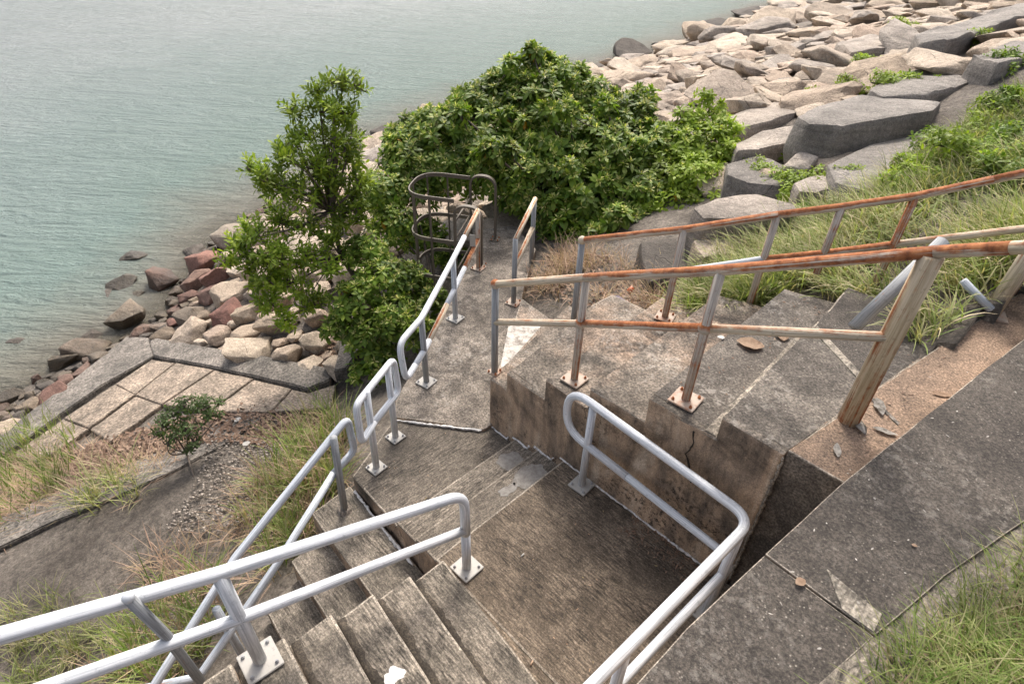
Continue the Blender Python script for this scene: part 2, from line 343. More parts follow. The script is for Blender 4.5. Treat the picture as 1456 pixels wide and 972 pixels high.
def tube_geo(pts, r, seg=14, caps=True, wob=0.0):
    pts = [V(p) for p in pts]; n = len(pts); rad = r if isinstance(r, (list, tuple)) else [r] * n
    vs, uvs, fs = [], [], []; t = (pts[1] - pts[0]).normalized()
    up = t.orthogonal().normalized(); L = 0
    for i, p in enumerate(pts):
        tn = (pts[min(i + 1, n - 1)] - pts[max(i - 1, 0)]).normalized()
        up = (up - tn * up.dot(tn)).normalized(); sd = tn.cross(up)
        if i: L += (p - pts[i - 1]).length
        for k in range(seg):
            a = 2 * math.pi * k / seg; R = rad[i] * (1 + (random.uniform(-wob, wob) if wob else 0))
            vs.append(p + (up * math.cos(a) + sd * math.sin(a)) * R); uvs.append((L, k / seg))
    for i in range(n - 1):
        for k in range(seg):
            j = (k + 1) % seg; fs.append((i * seg + k, i * seg + j, (i + 1) * seg + j, (i + 1) * seg + k))
    if caps: fs.append(tuple(range(seg))[::-1]); fs.append(tuple((n - 1) * seg + k for k in range(seg)))
    return vs, uvs, fs
def tube(name, pts, r, mat, parent=None, seg=14, rad=0, caps=True, wob=0.0):
    if rad: pts = fillet(pts, rad)
    # subdivide long straight runs so that the paint does not look ruled
    vs, uvs, fs = tube_geo(pts, r, seg, caps, wob)
    me = bpy.data.meshes.new(name); me.from_pydata(vs, [], fs); uvl = me.uv_layers.new(name='UVMap')
    li = np.zeros(len(me.loops), np.int32); me.loops.foreach_get('vertex_index', li)
    u = np.array(uvs, np.float32)[li]
    # seam
    cnt = 0
    for p in me.polygons:
        ks = [u[i][1] for i in p.loop_indices]
        if len(ks) == 4 and max(ks) - min(ks) > .5:
            for i in p.loop_indices:
                if u[i][1] < .5: u[i][1] += 1
    uvl.data.foreach_set('uv', u.ravel()); me.shade_smooth(); me.update()
    o = link(name, me, mat)
    if parent is not None: child(o, parent)
    return o
def box_bm(cx, cy, cz, sx, sy, sz, bev=.004):
    bm = bmesh.new(); bmesh.ops.create_cube(bm, size=1, matrix=Matrix.Translation((cx, cy, cz)) @ Matrix.Diagonal((sx, sy, sz, 1)))
    if bev: bmesh.ops.bevel(bm, geom=bm.edges[:], offset=bev, segments=2, affect='EDGES')
    return bm
bolt_me = {}
def plate(root, p, ang=0.0, s=.2, mat='plate', bolt='bolt', th=.018, lift=0):
    bm = box_bm(0, 0, th / 2, s, s, th); bm.transform(Matrix.Translation((p[0], p[1], p[2] + lift)) @ Matrix.Rotation(ang, 4, 'Z'))
    pl = from_bm(bm, 'base_plate', mat, root)
    for sx in (-1, 1):
        for sy in (-1, 1):
            if bolt not in bolt_me:
                b = bmesh.new(); bmesh.ops.create_cone(b, cap_ends=True, segments=6, radius1=.014, radius2=.012, depth=.016)
                bmesh.ops.create_cone(b, cap_ends=True, segments=10, radius1=.008, radius2=.007, depth=.012, matrix=Matrix.Translation((0, 0, .013)))
                bolt_me[bolt] = bpy.data.meshes.new('bolt'); b.to_mesh(bolt_me[bolt]); b.free()
            o = link('bolt', bolt_me[bolt], bolt); c, sn = math.cos(ang), math.sin(ang); q = s * .35
            o.location = (p[0] + (sx * c - sy * sn) * q, p[1] + (sx * sn + sy * c) * q, p[2] + lift + th + .007)
            o.parent = pl
    return pl
# ------------------------------------------------------------------ terrain
NW = [-60, -8, -4.5, -3.68, -2.68, -1.85, -.88, .06, .77, 2.11, 10.7, 27.2, 42.3, 67, 150]
UW = [-9, -9.9, -10.94, -11.3, -11.55, -11.62, -12.1, -13.36, -14.4, -15.3, -19.5, -21.3, -23.4, -27.8, -42]
SEA = -4.0
def sstep(x, a, b):
    t = np.clip((x - a) / (b - a), 0, 1); return t * t * (3 - 2 * t)
def terrain(u, n):
    u = np.asarray(u, float); n = np.asarray(n, float)
    uw = np.interp(n, NW, UW)
    z = .3 * (u - uw) - 4 + .12 * np.clip(u + 1, 0, 30)
    z = z - .35 * sstep(u, -4, -2) * (1 - sstep(u, .2, 1.2)) * (1 - sstep(n, -1.9, -.9))      # beside the lower flight
    z = z - 1.0 * np.exp(-(((u + 4.6) / 2.0) ** 2 + ((n - .9) / 1.9) ** 2))                        # drop beside the walkway
    kerb = 2.95 + .3 * n
    z = np.where((u > 2.5) & (n < 2.5), np.maximum(z, 1.62 + .25 * (u - kerb)), z)
    return z
def inpoly(u, n, poly):
    r = np.zeros(np.shape(u), bool); k = len(poly)
    for i in range(k):
        x0, y0 = poly[i]; x1, y1 = poly[(i + 1) % k]
        c = ((y0 > n) != (y1 > n)) & (u < (x1 - x0) * (n - y0) / ((y1 - y0) if y1 != y0 else 1e-9) + x0)
        r ^= c
    return r
PATH = [(-1.0, .06), (-1.04, -.14), (-1.86, -.76), (-2.08, -.55), (-3.93, 2.05), (-4.78, 3.2), (-4.5, 3.75), (-3.55, 3.3), (-2.85, 2.35), (-2.05, 1.75), (-1.9, 1.2), (-1.08, .3)]
HOLES = [[(-.95, -.05), (-1.8, -.7), (-3.85, 2.05), (-4.6, 3.1), (-3.65, 3.2), (-2.95, 2.3), (-2.0, 1.65), (-1.0, .3)],
         [(-1.4, -1.5), (-1.75, -.75), (-.9, 0), (-1.0, 1.5), (.3, 2.1), (1.3, 2.45), (1.95, 2.7), (2.1, .9), (2.3, 1.5), (2.55, 3), (2.8, 4.8), (3.4, 4.8), (3.4, 2.6), (3.1, .6), (2.8, -.6), (2.65, -1.5), (2.55, -9), (.25, -9), (.25, -3), (-.9, -3), (-1.0, -2)]]
def at_ground(x, y):
    r = ray(x, y); t = .5; lo = None
    ts = np.concatenate([np.arange(1, 30, .05), np.arange(30, 220, .5)])
    P = CAM[None] + r[None] * ts[:, None]; z = np.maximum(terrain(P[:, 0], P[:, 1]), -99)
    k = np.argmax(P[:, 2] < z); a, b = ts[max(k - 1, 0)], ts[k]
    for _ in range(20):
        mth = (a + b) / 2; p = CAM + r * mth
        if p[2] < terrain(p[0], p[1]): b = mth
        else: a = mth
    return CAM + r * b
def axis(segs):
    o = []
    for a, b, s in segs: o += list(np.arange(a, b, s))
    return np.array(o + [segs[-1][1]])
U = axis([(-70, -24, 4), (-24, -14, .6), (-14, -6, .25), (-6, 4.4, .12), (4.4, 9, .4), (9, 40, 3)])
N_ = axis([(-60, -12, 4), (-12, -6, .5), (-6, 6, .12), (6, 16, .3), (16, 40, .8), (40, 160, 4)])
gu, gn = np.meshgrid(U, N_, indexing='ij'); gz = terrain(gu, gn)
nz = np.array([mnoise.fractal(V((a * .55, b * .55, 3.1)), 1.0, 2.0, 5) for a, b in zip(gu.ravel(), gn.ravel())]).reshape(gu.shape)
gz = gz + nz * .06
for h in HOLES: gz = np.where(inpoly(gu, gn, h), gz - 1.4, gz)
nu, nn = gu.shape; idx = np.arange(nu * nn).reshape(nu, nn)
q = np.stack([idx[:-1, :-1], idx[1:, :-1], idx[1:, 1:], idx[:-1, 1:]], -1).reshape(-1, 4)
me = np_mesh('hillside', np.stack([gu, gn, gz], -1).reshape(-1, 3), q, smooth=True)
tag(link('hillside', me, 'soil'), kind='structure')
# the sea: one sheet, finer near the shore
SU = axis([(-3000, -200, 400), (-200, -40, 10), (-40, -8, .5), (-8, 0, 2)])
SN = axis([(-1500, -100, 200), (-100, -20, 8), (-20, 40, .6), (40, 160, 4), (160, 3000, 400)])
su, sn = np.meshgrid(SU, SN, indexing='ij'); idx = np.arange(su.size).reshape(su.shape)
q = np.stack([idx[:-1, :-1], idx[1:, :-1], idx[1:, 1:], idx[:-1, 1:]], -1).reshape(-1, 4)
me = np_mesh('sea', np.stack([su, sn, np.full(su.shape, SEA)], -1).reshape(-1, 3), q)
uwn = np.interp(sn, NW, UW); dep = np.clip(np.maximum(uwn - su, 0) / 30.0, 0, 1) ** .5
a = me.attributes.new('depth', 'FLOAT', 'POINT'); a.data.foreach_set('value', dep.ravel().astype(np.float32))
tag(link('sea', me, 'sea'), kind='structure')

# ------------------------------------------------------------------ concrete
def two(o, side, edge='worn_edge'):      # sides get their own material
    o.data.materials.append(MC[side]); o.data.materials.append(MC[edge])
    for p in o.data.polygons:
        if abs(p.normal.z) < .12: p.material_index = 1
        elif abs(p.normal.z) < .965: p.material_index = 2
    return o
def strip_line(name, pts, wdt, h, mat, parent=None):
    """a thin hand-applied line lying on a surface"""
    P = []
    for a, b in zip(pts[:-1], pts[1:]):
        k = max(2, int((V(b) - V(a)).length / .03))
        P += [V(a).lerp(V(b), i / k) for i in range(k)]
    P.append(V(pts[-1])); r = [wdt * .5 * random.uniform(.45, 1.25) for _ in P]
    P = [p + V((random.uniform(-.006, .006), random.uniform(-.006, .006), 0)) for p in P]
    vs, uvs, fs = tube_geo(P, r, 6)
    me = bpy.data.meshes.new(name); me.from_pydata(vs, [], fs); me.shade_smooth(); o = link(name, me, mat)
    if parent is not None: child(o, parent)
    return o
def blot(name, c, r, z, mat, parent=None, k=26, amp=.45, sq=(1, 1), th=.003):
    """an irregular flat splash"""
    bm = bmesh.new(); ph = random.uniform(0, 99); ring = []
    for lv in (0, th):
        row = []
        for i in range(k):
            a = 2 * math.pi * i / k; q = r * (1 + amp * mnoise.noise(V((math.cos(a) * 1.4 + ph, math.sin(a) * 1.4, ph))) + random.uniform(-.12, .12))
            row.append(bm.verts.new((c[0] + math.cos(a) * q * sq[0], c[1] + math.sin(a) * q * sq[1], z + lv)))
        ring.append(row)
    for i in range(k): bm.faces.new((ring[0][i], ring[0][(i + 1) % k], ring[1][(i + 1) % k], ring[1][i]))
    bm.faces.new(ring[1]); return from_bm(bm, name, mat, parent)

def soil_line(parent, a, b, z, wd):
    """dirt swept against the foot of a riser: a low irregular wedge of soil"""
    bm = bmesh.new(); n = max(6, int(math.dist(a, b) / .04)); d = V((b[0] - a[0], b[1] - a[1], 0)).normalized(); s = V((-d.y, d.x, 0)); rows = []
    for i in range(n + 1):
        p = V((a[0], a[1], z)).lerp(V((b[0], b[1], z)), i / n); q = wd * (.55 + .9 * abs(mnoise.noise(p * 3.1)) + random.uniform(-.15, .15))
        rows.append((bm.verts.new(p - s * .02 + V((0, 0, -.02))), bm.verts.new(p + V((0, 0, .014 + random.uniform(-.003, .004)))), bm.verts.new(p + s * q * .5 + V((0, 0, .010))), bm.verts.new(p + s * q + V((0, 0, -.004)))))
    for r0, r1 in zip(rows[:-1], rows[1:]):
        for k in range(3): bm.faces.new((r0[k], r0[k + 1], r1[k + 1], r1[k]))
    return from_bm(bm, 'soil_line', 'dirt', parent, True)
land = two(prism('landing', [(.07, -1.66), (2.35, -1.66), (2.35, .02), (.07, .02)], -1.2, 0, 'land', bev=.022), 'wall'); tag(land, kind='structure')
strip_line('sealant_line', [(.03, -.004, .008), (.5, -.006, .008), (1.0, -.004, .01), (1.75, -.006, .01)], .026, 0, 'seal', land)
tag(bpy.data.objects['sealant_line'])
ds = empty('concrete_stairs', (-.25, -.8, -.32)); tag(ds, 'short flight of three broad brown steps between the big landing and the walkway', 'stairs')
two(prism('step', [(-.28, -1.63), (.07, -1.63), (.07, 0), (-.28, 0)], -1.2, -.11, 'step_n', ds, bev=.02), 'wall')
two(prism('step', [(-.62, -1.61), (-.28, -1.61), (-.28, 0), (-.62, 0)], -1.2, -.215, 'step_n', ds, bev=.02), 'wall')
for a, b, z in ((-.34, -.07, -.104), (-.67, -.42, -.208), (-1.03, -.74, -.312)):
    strip_line('sealant_line', [(a + .02, -.01, z), (b, -.012, z), (b + .02, -.012, z + .05)], .026, 0, 'seal', ds)
blot('cement_patch', (-.06, -.34), .14, -.108, 'patch', ds, sq=(.9, 1.3)); blot('cement_patch', (-.42, -.28), .13, -.213, 'patch', ds, sq=(1.1, 1.1))
blot('cement_patch', (-.1, -.62), .07, -.108, 'patch', ds, sq=(.8, 1.5))
mid = two(prism('lower_landing', [(-1.47, -1.58), (-.62, -1.6), (-.62, 0), (-1.02, .03), (-1.06, -.15), (-1.87, -.78)], -1.3, -.32, 'lowland', bev=.018), 'wall'); tag(mid, kind='structure')
pa = two(prism('path', [(-1.0, .04), (-1.02, -.12), (-1.1, -.19), (-1.87, -.76), (-2.10, -.56), (-2.9, .62), (-3.93, 2.02), (-4.78, 3.2), (-4.5, 3.75), (-3.6, 3.4), (-2.9, 2.42), (-2.35, 1.75), (-1.95, 1.2), (-1.07, .3)], -2.0, -.28, 'path', amp=.012), 'wall'); tag(pa, kind='structure')
strip_line('sealant_line', [(-1.86, -.79, -.30), (-1.5, -.52, -.30), (-1.12, -.215, -.30), (-1.04, -.15, -.30), (-1.02, .0, -.30)], .03, 0, 'seal', pa)


# flight going down to the left
lf = empty('concrete_stairs', (-.6, -2.4, -1.0)); tag(lf, 'narrow worn flight going down beside the tall grass, below the middle landing', 'stairs')
for k, (ul, na, nb) in enumerate(((-1.5, -1.6, -2.08), (-1.28, -2.08, -2.47), (-1.14, -2.47, -2.86), (-1.05, -2.86, -3.25), (-1.0, -3.25, -3.64), (-.95, -3.64, -4.03))):
    z = -.52 - .2 * k
    two(prism('step', [(ul, nb - .0), (.16 - .012 * k, nb - .07), (.16, na - .06), (ul - .04, na)], -2.4, [z, z - .02, z - .015, z], 'tread', lf, bev=.016, amp=.007), 'wall')
strip_line('sealant_line', [(-1.44, -1.60, -.515), (-.9, -1.645, -.52), (-.3, -1.675, -.525)], .032, 0, 'seal', lf)
# flight going up towards the photographer
nf = empty('concrete_stairs', (1.1, -1.7, 0)); tag(nf, 'wide weathered flight rising from the big landing at the bottom of the picture', 'stairs')
for k in range(11):
    n0 = -1.66 - .333 * k; n1 = n0 - .333; z = .13 * (k + 1); a = .06 * (1 if k else .6)
    s = two(prism('step', [(.19, n0), (2.14, n0 - .19), (2.14, n1 - .19), (.19, n1)][::-1], -1.6, z, 'tread', nf, bev=.02, amp=.006), 'wall')
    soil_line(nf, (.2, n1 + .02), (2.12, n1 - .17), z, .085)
    if k == 2: blot('paint_splash', (.80, -2.56), .062, z + .003, 'splash', nf, amp=.7)
land2 = two(prism('landing', [(.19, -6.6), (2.14, -6.6), (2.14, -5.52), (.19, -5.33)], -1.6, 1.43, 'land'), 'wall'); tag(land2, kind='structure')
tag(two(prism('landing', [(2.1, -1.86), (2.35, -1.86), (2.35, -1.66), (.19, -1.66)], -1.2, -.004, 'land', bev=0, amp=0), 'wall'), kind='structure')
# upper flight behind the stained wall
us = empty('concrete_stairs', (.4, .9, -.3)); tag(us, 'tall stepped flight with stained side wall, under the rusty railings', 'stairs')
W0 = [at(742, 425, .12), at(784, 456, .12), at(709, 529, .12), at(701, 537, .12)]
two(prism('winder_step', [tuple(W0[0][:2]), tuple(W0[1][:2]), (-1.02, .30), (-1.10, .06)], -1.0, .13, 'upper', us), 'wall')
wp = [at(711, 524, .13), at(723, 464, .13), at(741, 458, .13), at(772, 461, .13), at(722, 517, .13)]
prism('worn_paint', [tuple(p[:2]) for p in wp], .125, .134, 'worn', us, bev=0, amp=0)
WT = .07     # the side wall stands in front of the step ends
TR = [(.40, [(-1.05, WT), (-.79, WT), (-1.02, 1.72), (-1.42, 1.72)]), (.625, [(-.79, WT), (-.25, WT), (-.34, 2.1), (-1.0, 2.05), (-1.02, 1.72)]), (.88, [(-.25, WT), (.28, WT), (.25, 2.25), (-.34, 2.1)]),
      (1.135, [(.28, WT), (.87, WT), (.84, 2.45), (.25, 2.25)]), (1.41, [(.87, WT), (1.475, WT), (1.36, 2.6), (.84, 2.45)]), (1.625, [(1.475, WT), (1.957, WT), (2.07, .75), (2.14, 1.15), (1.42, 1.65)])]
for z, p in TR: two(prism('step', p, -1.2, z, 'upper' if z < 1.3 else 'upper_grey', us, bev=.018, amp=.008, flat=WT), 'wall')
prof = [(-1.05, -1.2)]
for (z, p) in TR: prof += [(p[0][0], z), (p[1][0], z)]
prof += [(1.957, -1.2)]
bm = bmesh.new(); fa = [bm.verts.new((a, 0, b)) for a, b in prof]; ba = [bm.verts.new((a, WT, b)) for a, b in prof]; nq = len(prof)
bm.faces.new(fa); bm.faces.new(ba[::-1])
for i in range(nq): bm.faces.new((fa[i], ba[i], ba[(i + 1) % nq], fa[(i + 1) % nq]))
bmesh.ops.recalc_face_normals(bm, faces=bm.faces)
bmesh.ops.bevel(bm, geom=[e for e in bm.edges if all(v in fa for v in e.verts) and max(v.co.z for v in e.verts) > 0], offset=.022, segments=2, profile=.6, affect='EDGES')
bmesh.ops.triangulate(bm, faces=bm.faces)
for _ in range(4):
    es = [e for e in bm.edges if e.calc_length() > .16]
    if es: bmesh.ops.subdivide_edges(bm, edges=es, cuts=1); bmesh.ops.triangulate(bm, faces=[f for f in bm.faces if len(f.verts) > 3])
for v in bm.verts:
    if v.co.y < .04: v.co += V((.3, 1, .5)) * mnoise.fractal(v.co * 2.2, 1.0, 2.0, 5) * .012
rw = from_bm(bm, 'retaining_wall', 'wall'); rw.data.materials.append(MC['upper']); rw.data.materials.append(MC['worn_edge'])
for f_ in rw.data.polygons: f_.material_index = 1 if f_.normal.z > .75 else 2 if f_.normal.z > .3 else 0
tag(rw, 'stained brown concrete side wall with a stepped top, behind the white U shaped rail', 'wall')
strip_line('mortar_line', [(1.962, -.004, 1.6), (1.966, -.006, 1.1), (1.964, -.004, .6), (1.962, -.006, .1)], .03, 0, 'worn_edge', rw)
# hairline crack running down the wall
cr = [at(1010, 600, 1.52)]
strip_line('crack', [(1.30, -.004, 1.36), (1.33, -.006, 1.22), (1.29, -.006, 1.10), (1.36, -.006, .98), (1.40, -.006, .84)], .016, 0, 'dirt', rw)
two(prism('step', [(2.14, 1.15), (2.21, 1.63), (2.30, 2.2), (2.0, 2.65), (1.36, 2.6), (1.42, 1.65)], -1.2, 1.615, 'slab', us, bev=.018, amp=.008), 'wall')
prism('rough_joint', [(1.38, .02), (1.47, .02), (1.40, 1.72), (1.31, 1.72)], 1.35, 1.419, 'chip', us, bev=.01, amp=.01, cut=.08)
prism('rough_joint', [(1.43, 1.60), (1.45, 1.68), (2.10, 1.20), (2.10, 1.12)], 1.5, 1.634, 'chip', us, bev=.006, amp=.006, cut=.08)
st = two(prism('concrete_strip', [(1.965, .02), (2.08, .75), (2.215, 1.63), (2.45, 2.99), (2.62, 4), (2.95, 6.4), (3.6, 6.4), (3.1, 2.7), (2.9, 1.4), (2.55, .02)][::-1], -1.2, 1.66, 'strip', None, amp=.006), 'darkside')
tag(st, 'long brown concrete strip with peeled flakes, along the edge of the dark slab', 'concrete strip')
prism('rough_joint', [(2.09, 1.02), (2.40, .84), (2.40, .875), (2.09, 1.06)], 1.6, 1.668, 'band', st, bev=.003, amp=.003)
sl1 = two(prism('concrete_slab', [(2.259, -.954), (2.19, -1.62), (2.16, -2.4), (2.14, -6.5), (2.9, -6.5), (2.75, -2.2), (2.77, -1.39), (2.861, -.974)], -1.2, 1.762, 'slab', bev=.006, amp=.005), 'wall')
tag(sl1, 'dark speckled concrete slab beside the bent white rail, the lower one of two', 'slab')
sl2 = two(prism('concrete_slab', [(2.26, -.95), (2.345, -.15), (2.49, .8), (2.78, 2.6), (3.3, 5.8), (4.1, 5.8), (3.55, 1.5), (3.215, .4), (3.0, -.35), (2.862, -.97)], -1.2, 1.775, 'slab', bev=.006, amp=.005), 'wall')
tag(sl2, 'large dark speckled concrete slab reaching the right edge, beside the brown strip', 'slab')
rp = [at(1176, 809, 1.78), at(1215, 842, 1.78), at(1254, 873, 1.78), at(1243, 899, 1.78), at(1198, 866, 1.78)]
prism('chipped_patch', [tuple(p[:2]) for p in rp][::-1], 1.7, 1.781, 'chip', sl2, bev=.002, amp=.004, cut=.05)
kb = prism('kerb', [(2.83, -.97), (2.97, -.34), (3.185, .41), (3.52, 1.50), (4.05, 5.8), (4.4, 5.8), (3.9, 1.6), (3.48, .3), (3.24, -.5), (3.07, -1.1), (2.97, -1.9), (2.95, -2.6), (2.9, -6.4), (2.70, -2.2), (2.74, -1.40)], -.5, 1.756, 'rough', None, bev=.012, amp=.012, cut=.1)
tag(kb, 'pale rough concrete kerb half covered by grass at the right', 'kerb')

# paved bank at the left, above the shore rocks
def ground_poly(px, gr=1.0):
    cx = sum(p[0] for p in px) / len(px); cy = sum(p[1] for p in px) / len(px)
    return [at_ground(cx + (p[0] - cx) * gr, cy + (p[1] - cy) * gr) for p in px]
def slab_on_ground(name, px, lift, th, mat, label=None, cat=None, group=None, amp=.012, bev=.02, gr=1.0):
    P = ground_poly(px, gr)
    bm = bmesh.new(); top = [bm.verts.new((p[0], p[1], p[2] + lift)) for p in P]; bot = [bm.verts.new((p[0], p[1], p[2] + lift - th)) for p in P]
    n = len(P); f = bm.faces.new(top); bm.faces.new(bot[::-1])
    for i in range(n): bm.faces.new((top[i], bot[i], bot[(i + 1) % n], top[(i + 1) % n]))
    bmesh.ops.recalc_face_normals(bm, faces=bm.faces)
    bmesh.ops.bevel(bm, geom=[e for e in bm.edges if sum(v in top for v in e.verts) == 2], offset=bev, segments=2, affect='EDGES')
    bmesh.ops.triangulate(bm, faces=[f for f in bm.faces if len(f.verts) > 4])
    for _ in range(3):
        es = [e for e in bm.edges if e.calc_length() > .35]
        if es: bmesh.ops.subdivide_edges(bm, edges=es, cuts=1); bmesh.ops.triangulate(bm, faces=[f for f in bm.faces if len(f.verts) > 4])
    rough_up(bm, amp, 3.0)
    return tag(from_bm(bm, name, mat), label, cat, group)
slab_on_ground('concrete_coping', [(215, 486), (300, 502), (390, 518), (478, 534), (470, 550), (440, 562), (370, 545), (300, 529), (221, 514)], .16, .5, 'band', 'dark grey coping along the rock side of the paved bank', 'coping')
slab_on_ground('concrete_coping', [(183, 484), (214, 486), (222, 513), (150, 553), (70, 610), (0, 660), (0, 628), (70, 575), (130, 528)], .13, .5, 'band', 'grey coping running down the seaward edge of the paved bank to the left frame edge', 'coping')
pv = [([(218, 517), (250, 522), (195, 566), (168, 551)], 'small brown paving slab in the top corner of the bank'),
      ([(253, 522), (305, 532), (233, 580), (197, 567)], 'brown paving slab behind the shrub, beside the grey coping'),
      ([(166, 553), (193, 567), (130, 614), (96, 600)], 'brown paving slab on the seaward side of the bank'),
      ([(308, 533), (360, 545), (300, 590), (236, 581)], 'paving slab partly hidden by the shrub'),
      ([(195, 569), (231, 581), (160, 632), (133, 615)], 'paving slab edged with leaf litter'),
      ([(363, 546), (415, 559), (385, 592), (303, 591)], 'paving slab right of the shrub'),
      ([(94, 602), (128, 616), (60, 662), (20, 652)], 'paving slab half under the green weeds'),
      ([(418, 560), (440, 565), (478, 553), (470, 585), (388, 592)], 'last paving slab by the overgrown wall end')]
for p, lb in pv: slab_on_ground('paving_slab', p, .10 + random.uniform(-.012, .012), .35, 'paving', lb, 'paving slab', 'paving slabs of the bank', bev=.012, gr=1.022)
slab_on_ground('concrete_strip', [(0, 738), (60, 712), (120, 690), (215, 650), (300, 612), (352, 585), (372, 598), (320, 635), (240, 676), (150, 716), (60, 752), (0, 782)], .05, .4, 'band', 'dark grey concrete strip crossing the dry slope at the left', 'concrete strip', amp=.02)
bmw = slab_on_ground('wall_end', [(488, 508), (515, 490), (520, 512), (497, 545), (480, 548)], .35, .9, 'band', 'slanting grey concrete wall end sticking out under the dark shrub', 'wall end')
# ------------------------------------------------------------------ railings
R = .037
def post(root, p, z1, mat='white', r=R, lean=(0, 0)):
    return tube('post', [(p[0], p[1], p[2] - .0), (p[0] + lean[0], p[1] + lean[1], z1)], r, mat, root, 14)
# railing along the near flight
rt = empty('handrail', (.33, -1.52, 0)); tag(rt, 'thick white two bar handrail beside the wide flight, bottom left', 'handrail')
tube('top_rail', [(.33, -1.52, .5), (.33, -1.52, 1.0), (.24, -3.18, 1.665), (.16, -4.1, 2.06), (.08, -5.2, 2.5)], .040, 'white', rt, 16, [0, .16, .05, .05, 0])
tube('middle_rail', [(.33, -1.52, .55), (.245, -3.18, 1.2), (.17, -4.1, 1.58), (.09, -5.2, 2.02)], .037, 'white', rt, 16)
post(rt, (.33, -1.52, .01), .55, r=.039); post(rt, (.24, -3.18, .66), 1.665, r=.041)
jb = at(285, 967, .82); jt = at(172, 834, 2.0)
tube('post', [tuple(jb), (jb[0] + .0, jb[1] - .02, 1.4), (jt[0], jt[1], 1.90)], .028, 'greypost', rt, 14)
b = bmesh.new(); bmesh.ops.create_uvsphere(b, u_segments=12, v_segments=8, radius=.030, matrix=Matrix.Translation((jt[0], jt[1], 1.905))); from_bm(b, 'rail_cap', 'white', rt, True)
plate(rt, (.33, -1.52, .008), math.radians(2), .21); plate(rt, (.24, -3.18, .655), math.radians(-4), .23)
# U shaped railing on the landing
rt = empty('handrail', (.42, -.1, 0)); tag(rt, 'white U shaped handrail bent round the corner of the big landing', 'handrail')
A, Bc, Cn = (.13, -.1), (1.98, -.2), (1.90, -2.0)
pts = [(.9, -.14, .58), (.13, -.1, .58), (.13, -.1, 1.1), (1.98, -.2, 1.1), (1.90, -2.0, 1.1), (1.88, -2.6, 1.2), (1.86, -3.6, 1.62)]
tube('top_rail', pts, .038, 'white', rt, 16, [0, .26, .26, .17, .2, .2, 0])
tube('middle_rail', [(.9, -.14, .58), (1.98, -.2, .58), (1.90, -2.0, .58), (1.88, -2.6, .68), (1.86, -3.6, 1.1)], .035, 'white', rt, 16, [0, .14, .2, .2, 0])
post(rt, (.42, -.11, .01), 1.09); post(rt, (1.97, -.36, 0), 1.09); post(rt, (1.92, -1.62, 0), 1.09)
plate(rt, (.42, -.11, .008), math.radians(3), .2); plate(rt, (1.97, -.36, .004), 0, .2); plate(rt, (1.92, -1.62, .004), 0, .2)
# railing of the walkway
rt = empty('handrail', (-2.1, -.11, -.28)); tag(rt, 'white and rusting handrail along the left side of the walkway, ending at the ladder hoop', 'handrail')
t0 = at(567, 489, .68); m0 = at(577, 541, .22)
e = V((-3.77, 2.23, .74)); em = V((-3.76, 2.22, .25))
k1 = V((-2.92, 1.04, .70)).lerp(e, .42); k2 = V((-2.92, 1.04, .22)).lerp(em, .4)
F_, G_ = V((-2.1, -.11, .70)), V((-2.92, 1.04, .70)); Fm, Gm = V((-2.1, -.11, .22)), V((-2.92, 1.04, .22))
dirp = (F_ - G_).normalized(); T0 = V(t0.tolist()); M0 = V(m0.tolist())
tube('top_rail', [Fm.lerp(M0, .5), M0, T0, F_, G_, k1], R, 'white', rt, 14, [0, .12, .14, .05, .05, 0])
tube('rail_end', [k1, e], R * 1.0, 'cream', rt)
a1 = Fm.lerp(Gm, .15); a2 = Fm.lerp(Gm, .72)
tube('middle_rail', [Fm.lerp(M0, .5), Fm, a1], R, 'white', rt); tube('middle_rail', [a1, a2], R, 'cream', rt); tube('middle_rail', [a2, Gm, k2], R, 'white', rt); tube('middle_rail', [k2, em], R, 'orange', rt)
post(rt, (-2.1, -.11, -.28), .70, 'greypost'); post(rt, (-2.92, 1.04, -.28), .70, 'whiterust'); post(rt, (-3.77, 2.23, -.28), .74, 'rustpost')
plate(rt, (-2.1, -.11, -.275), .2, .2); plate(rt, (-2.92, 1.04, -.275), .2, .2); plate(rt, (-3.77, 2.23, -.275), .3, .2, 'rustplate', 'rustbolt')
tg = at(672, 342, .38); bm = box_bm(0, 0, 0, .09, .012, .2, .003); bm.transform(Matrix.Translation(tg.tolist()) @ Matrix.Rotation(.6, 4, 'Z'))
o = from_bm(bm, 'tag_plate', 'plate', rt)
# short closed loop railing
rt = empty('handrail', (-1.39, -1.33, -.32)); tag(rt, 'short closed loop of white rail on two posts at the lower landing', 'handrail')
lp = [at(532, 600, .34), at(514, 630, .30), at(506, 576, .74), at(559, 510, .70), at(567, 556, .26), at(532, 600, .32)]
tube('rail_loop', [tuple(p) for p in lp], .036, 'white', rt, 14, [0, .09, .09, .09, .09, 0])
tube('post', [(-1.39, -1.33, -.31), tuple(at(521, 556, .76))], .036, 'white', rt); tube('post', [(-1.62, -.92, -.31), tuple(at(551, 521, .70))], .036, 'white', rt)
plate(rt, (-1.39, -1.33, -.315), .1, .17); plate(rt, (-1.62, -.92, -.315), .1, .17)
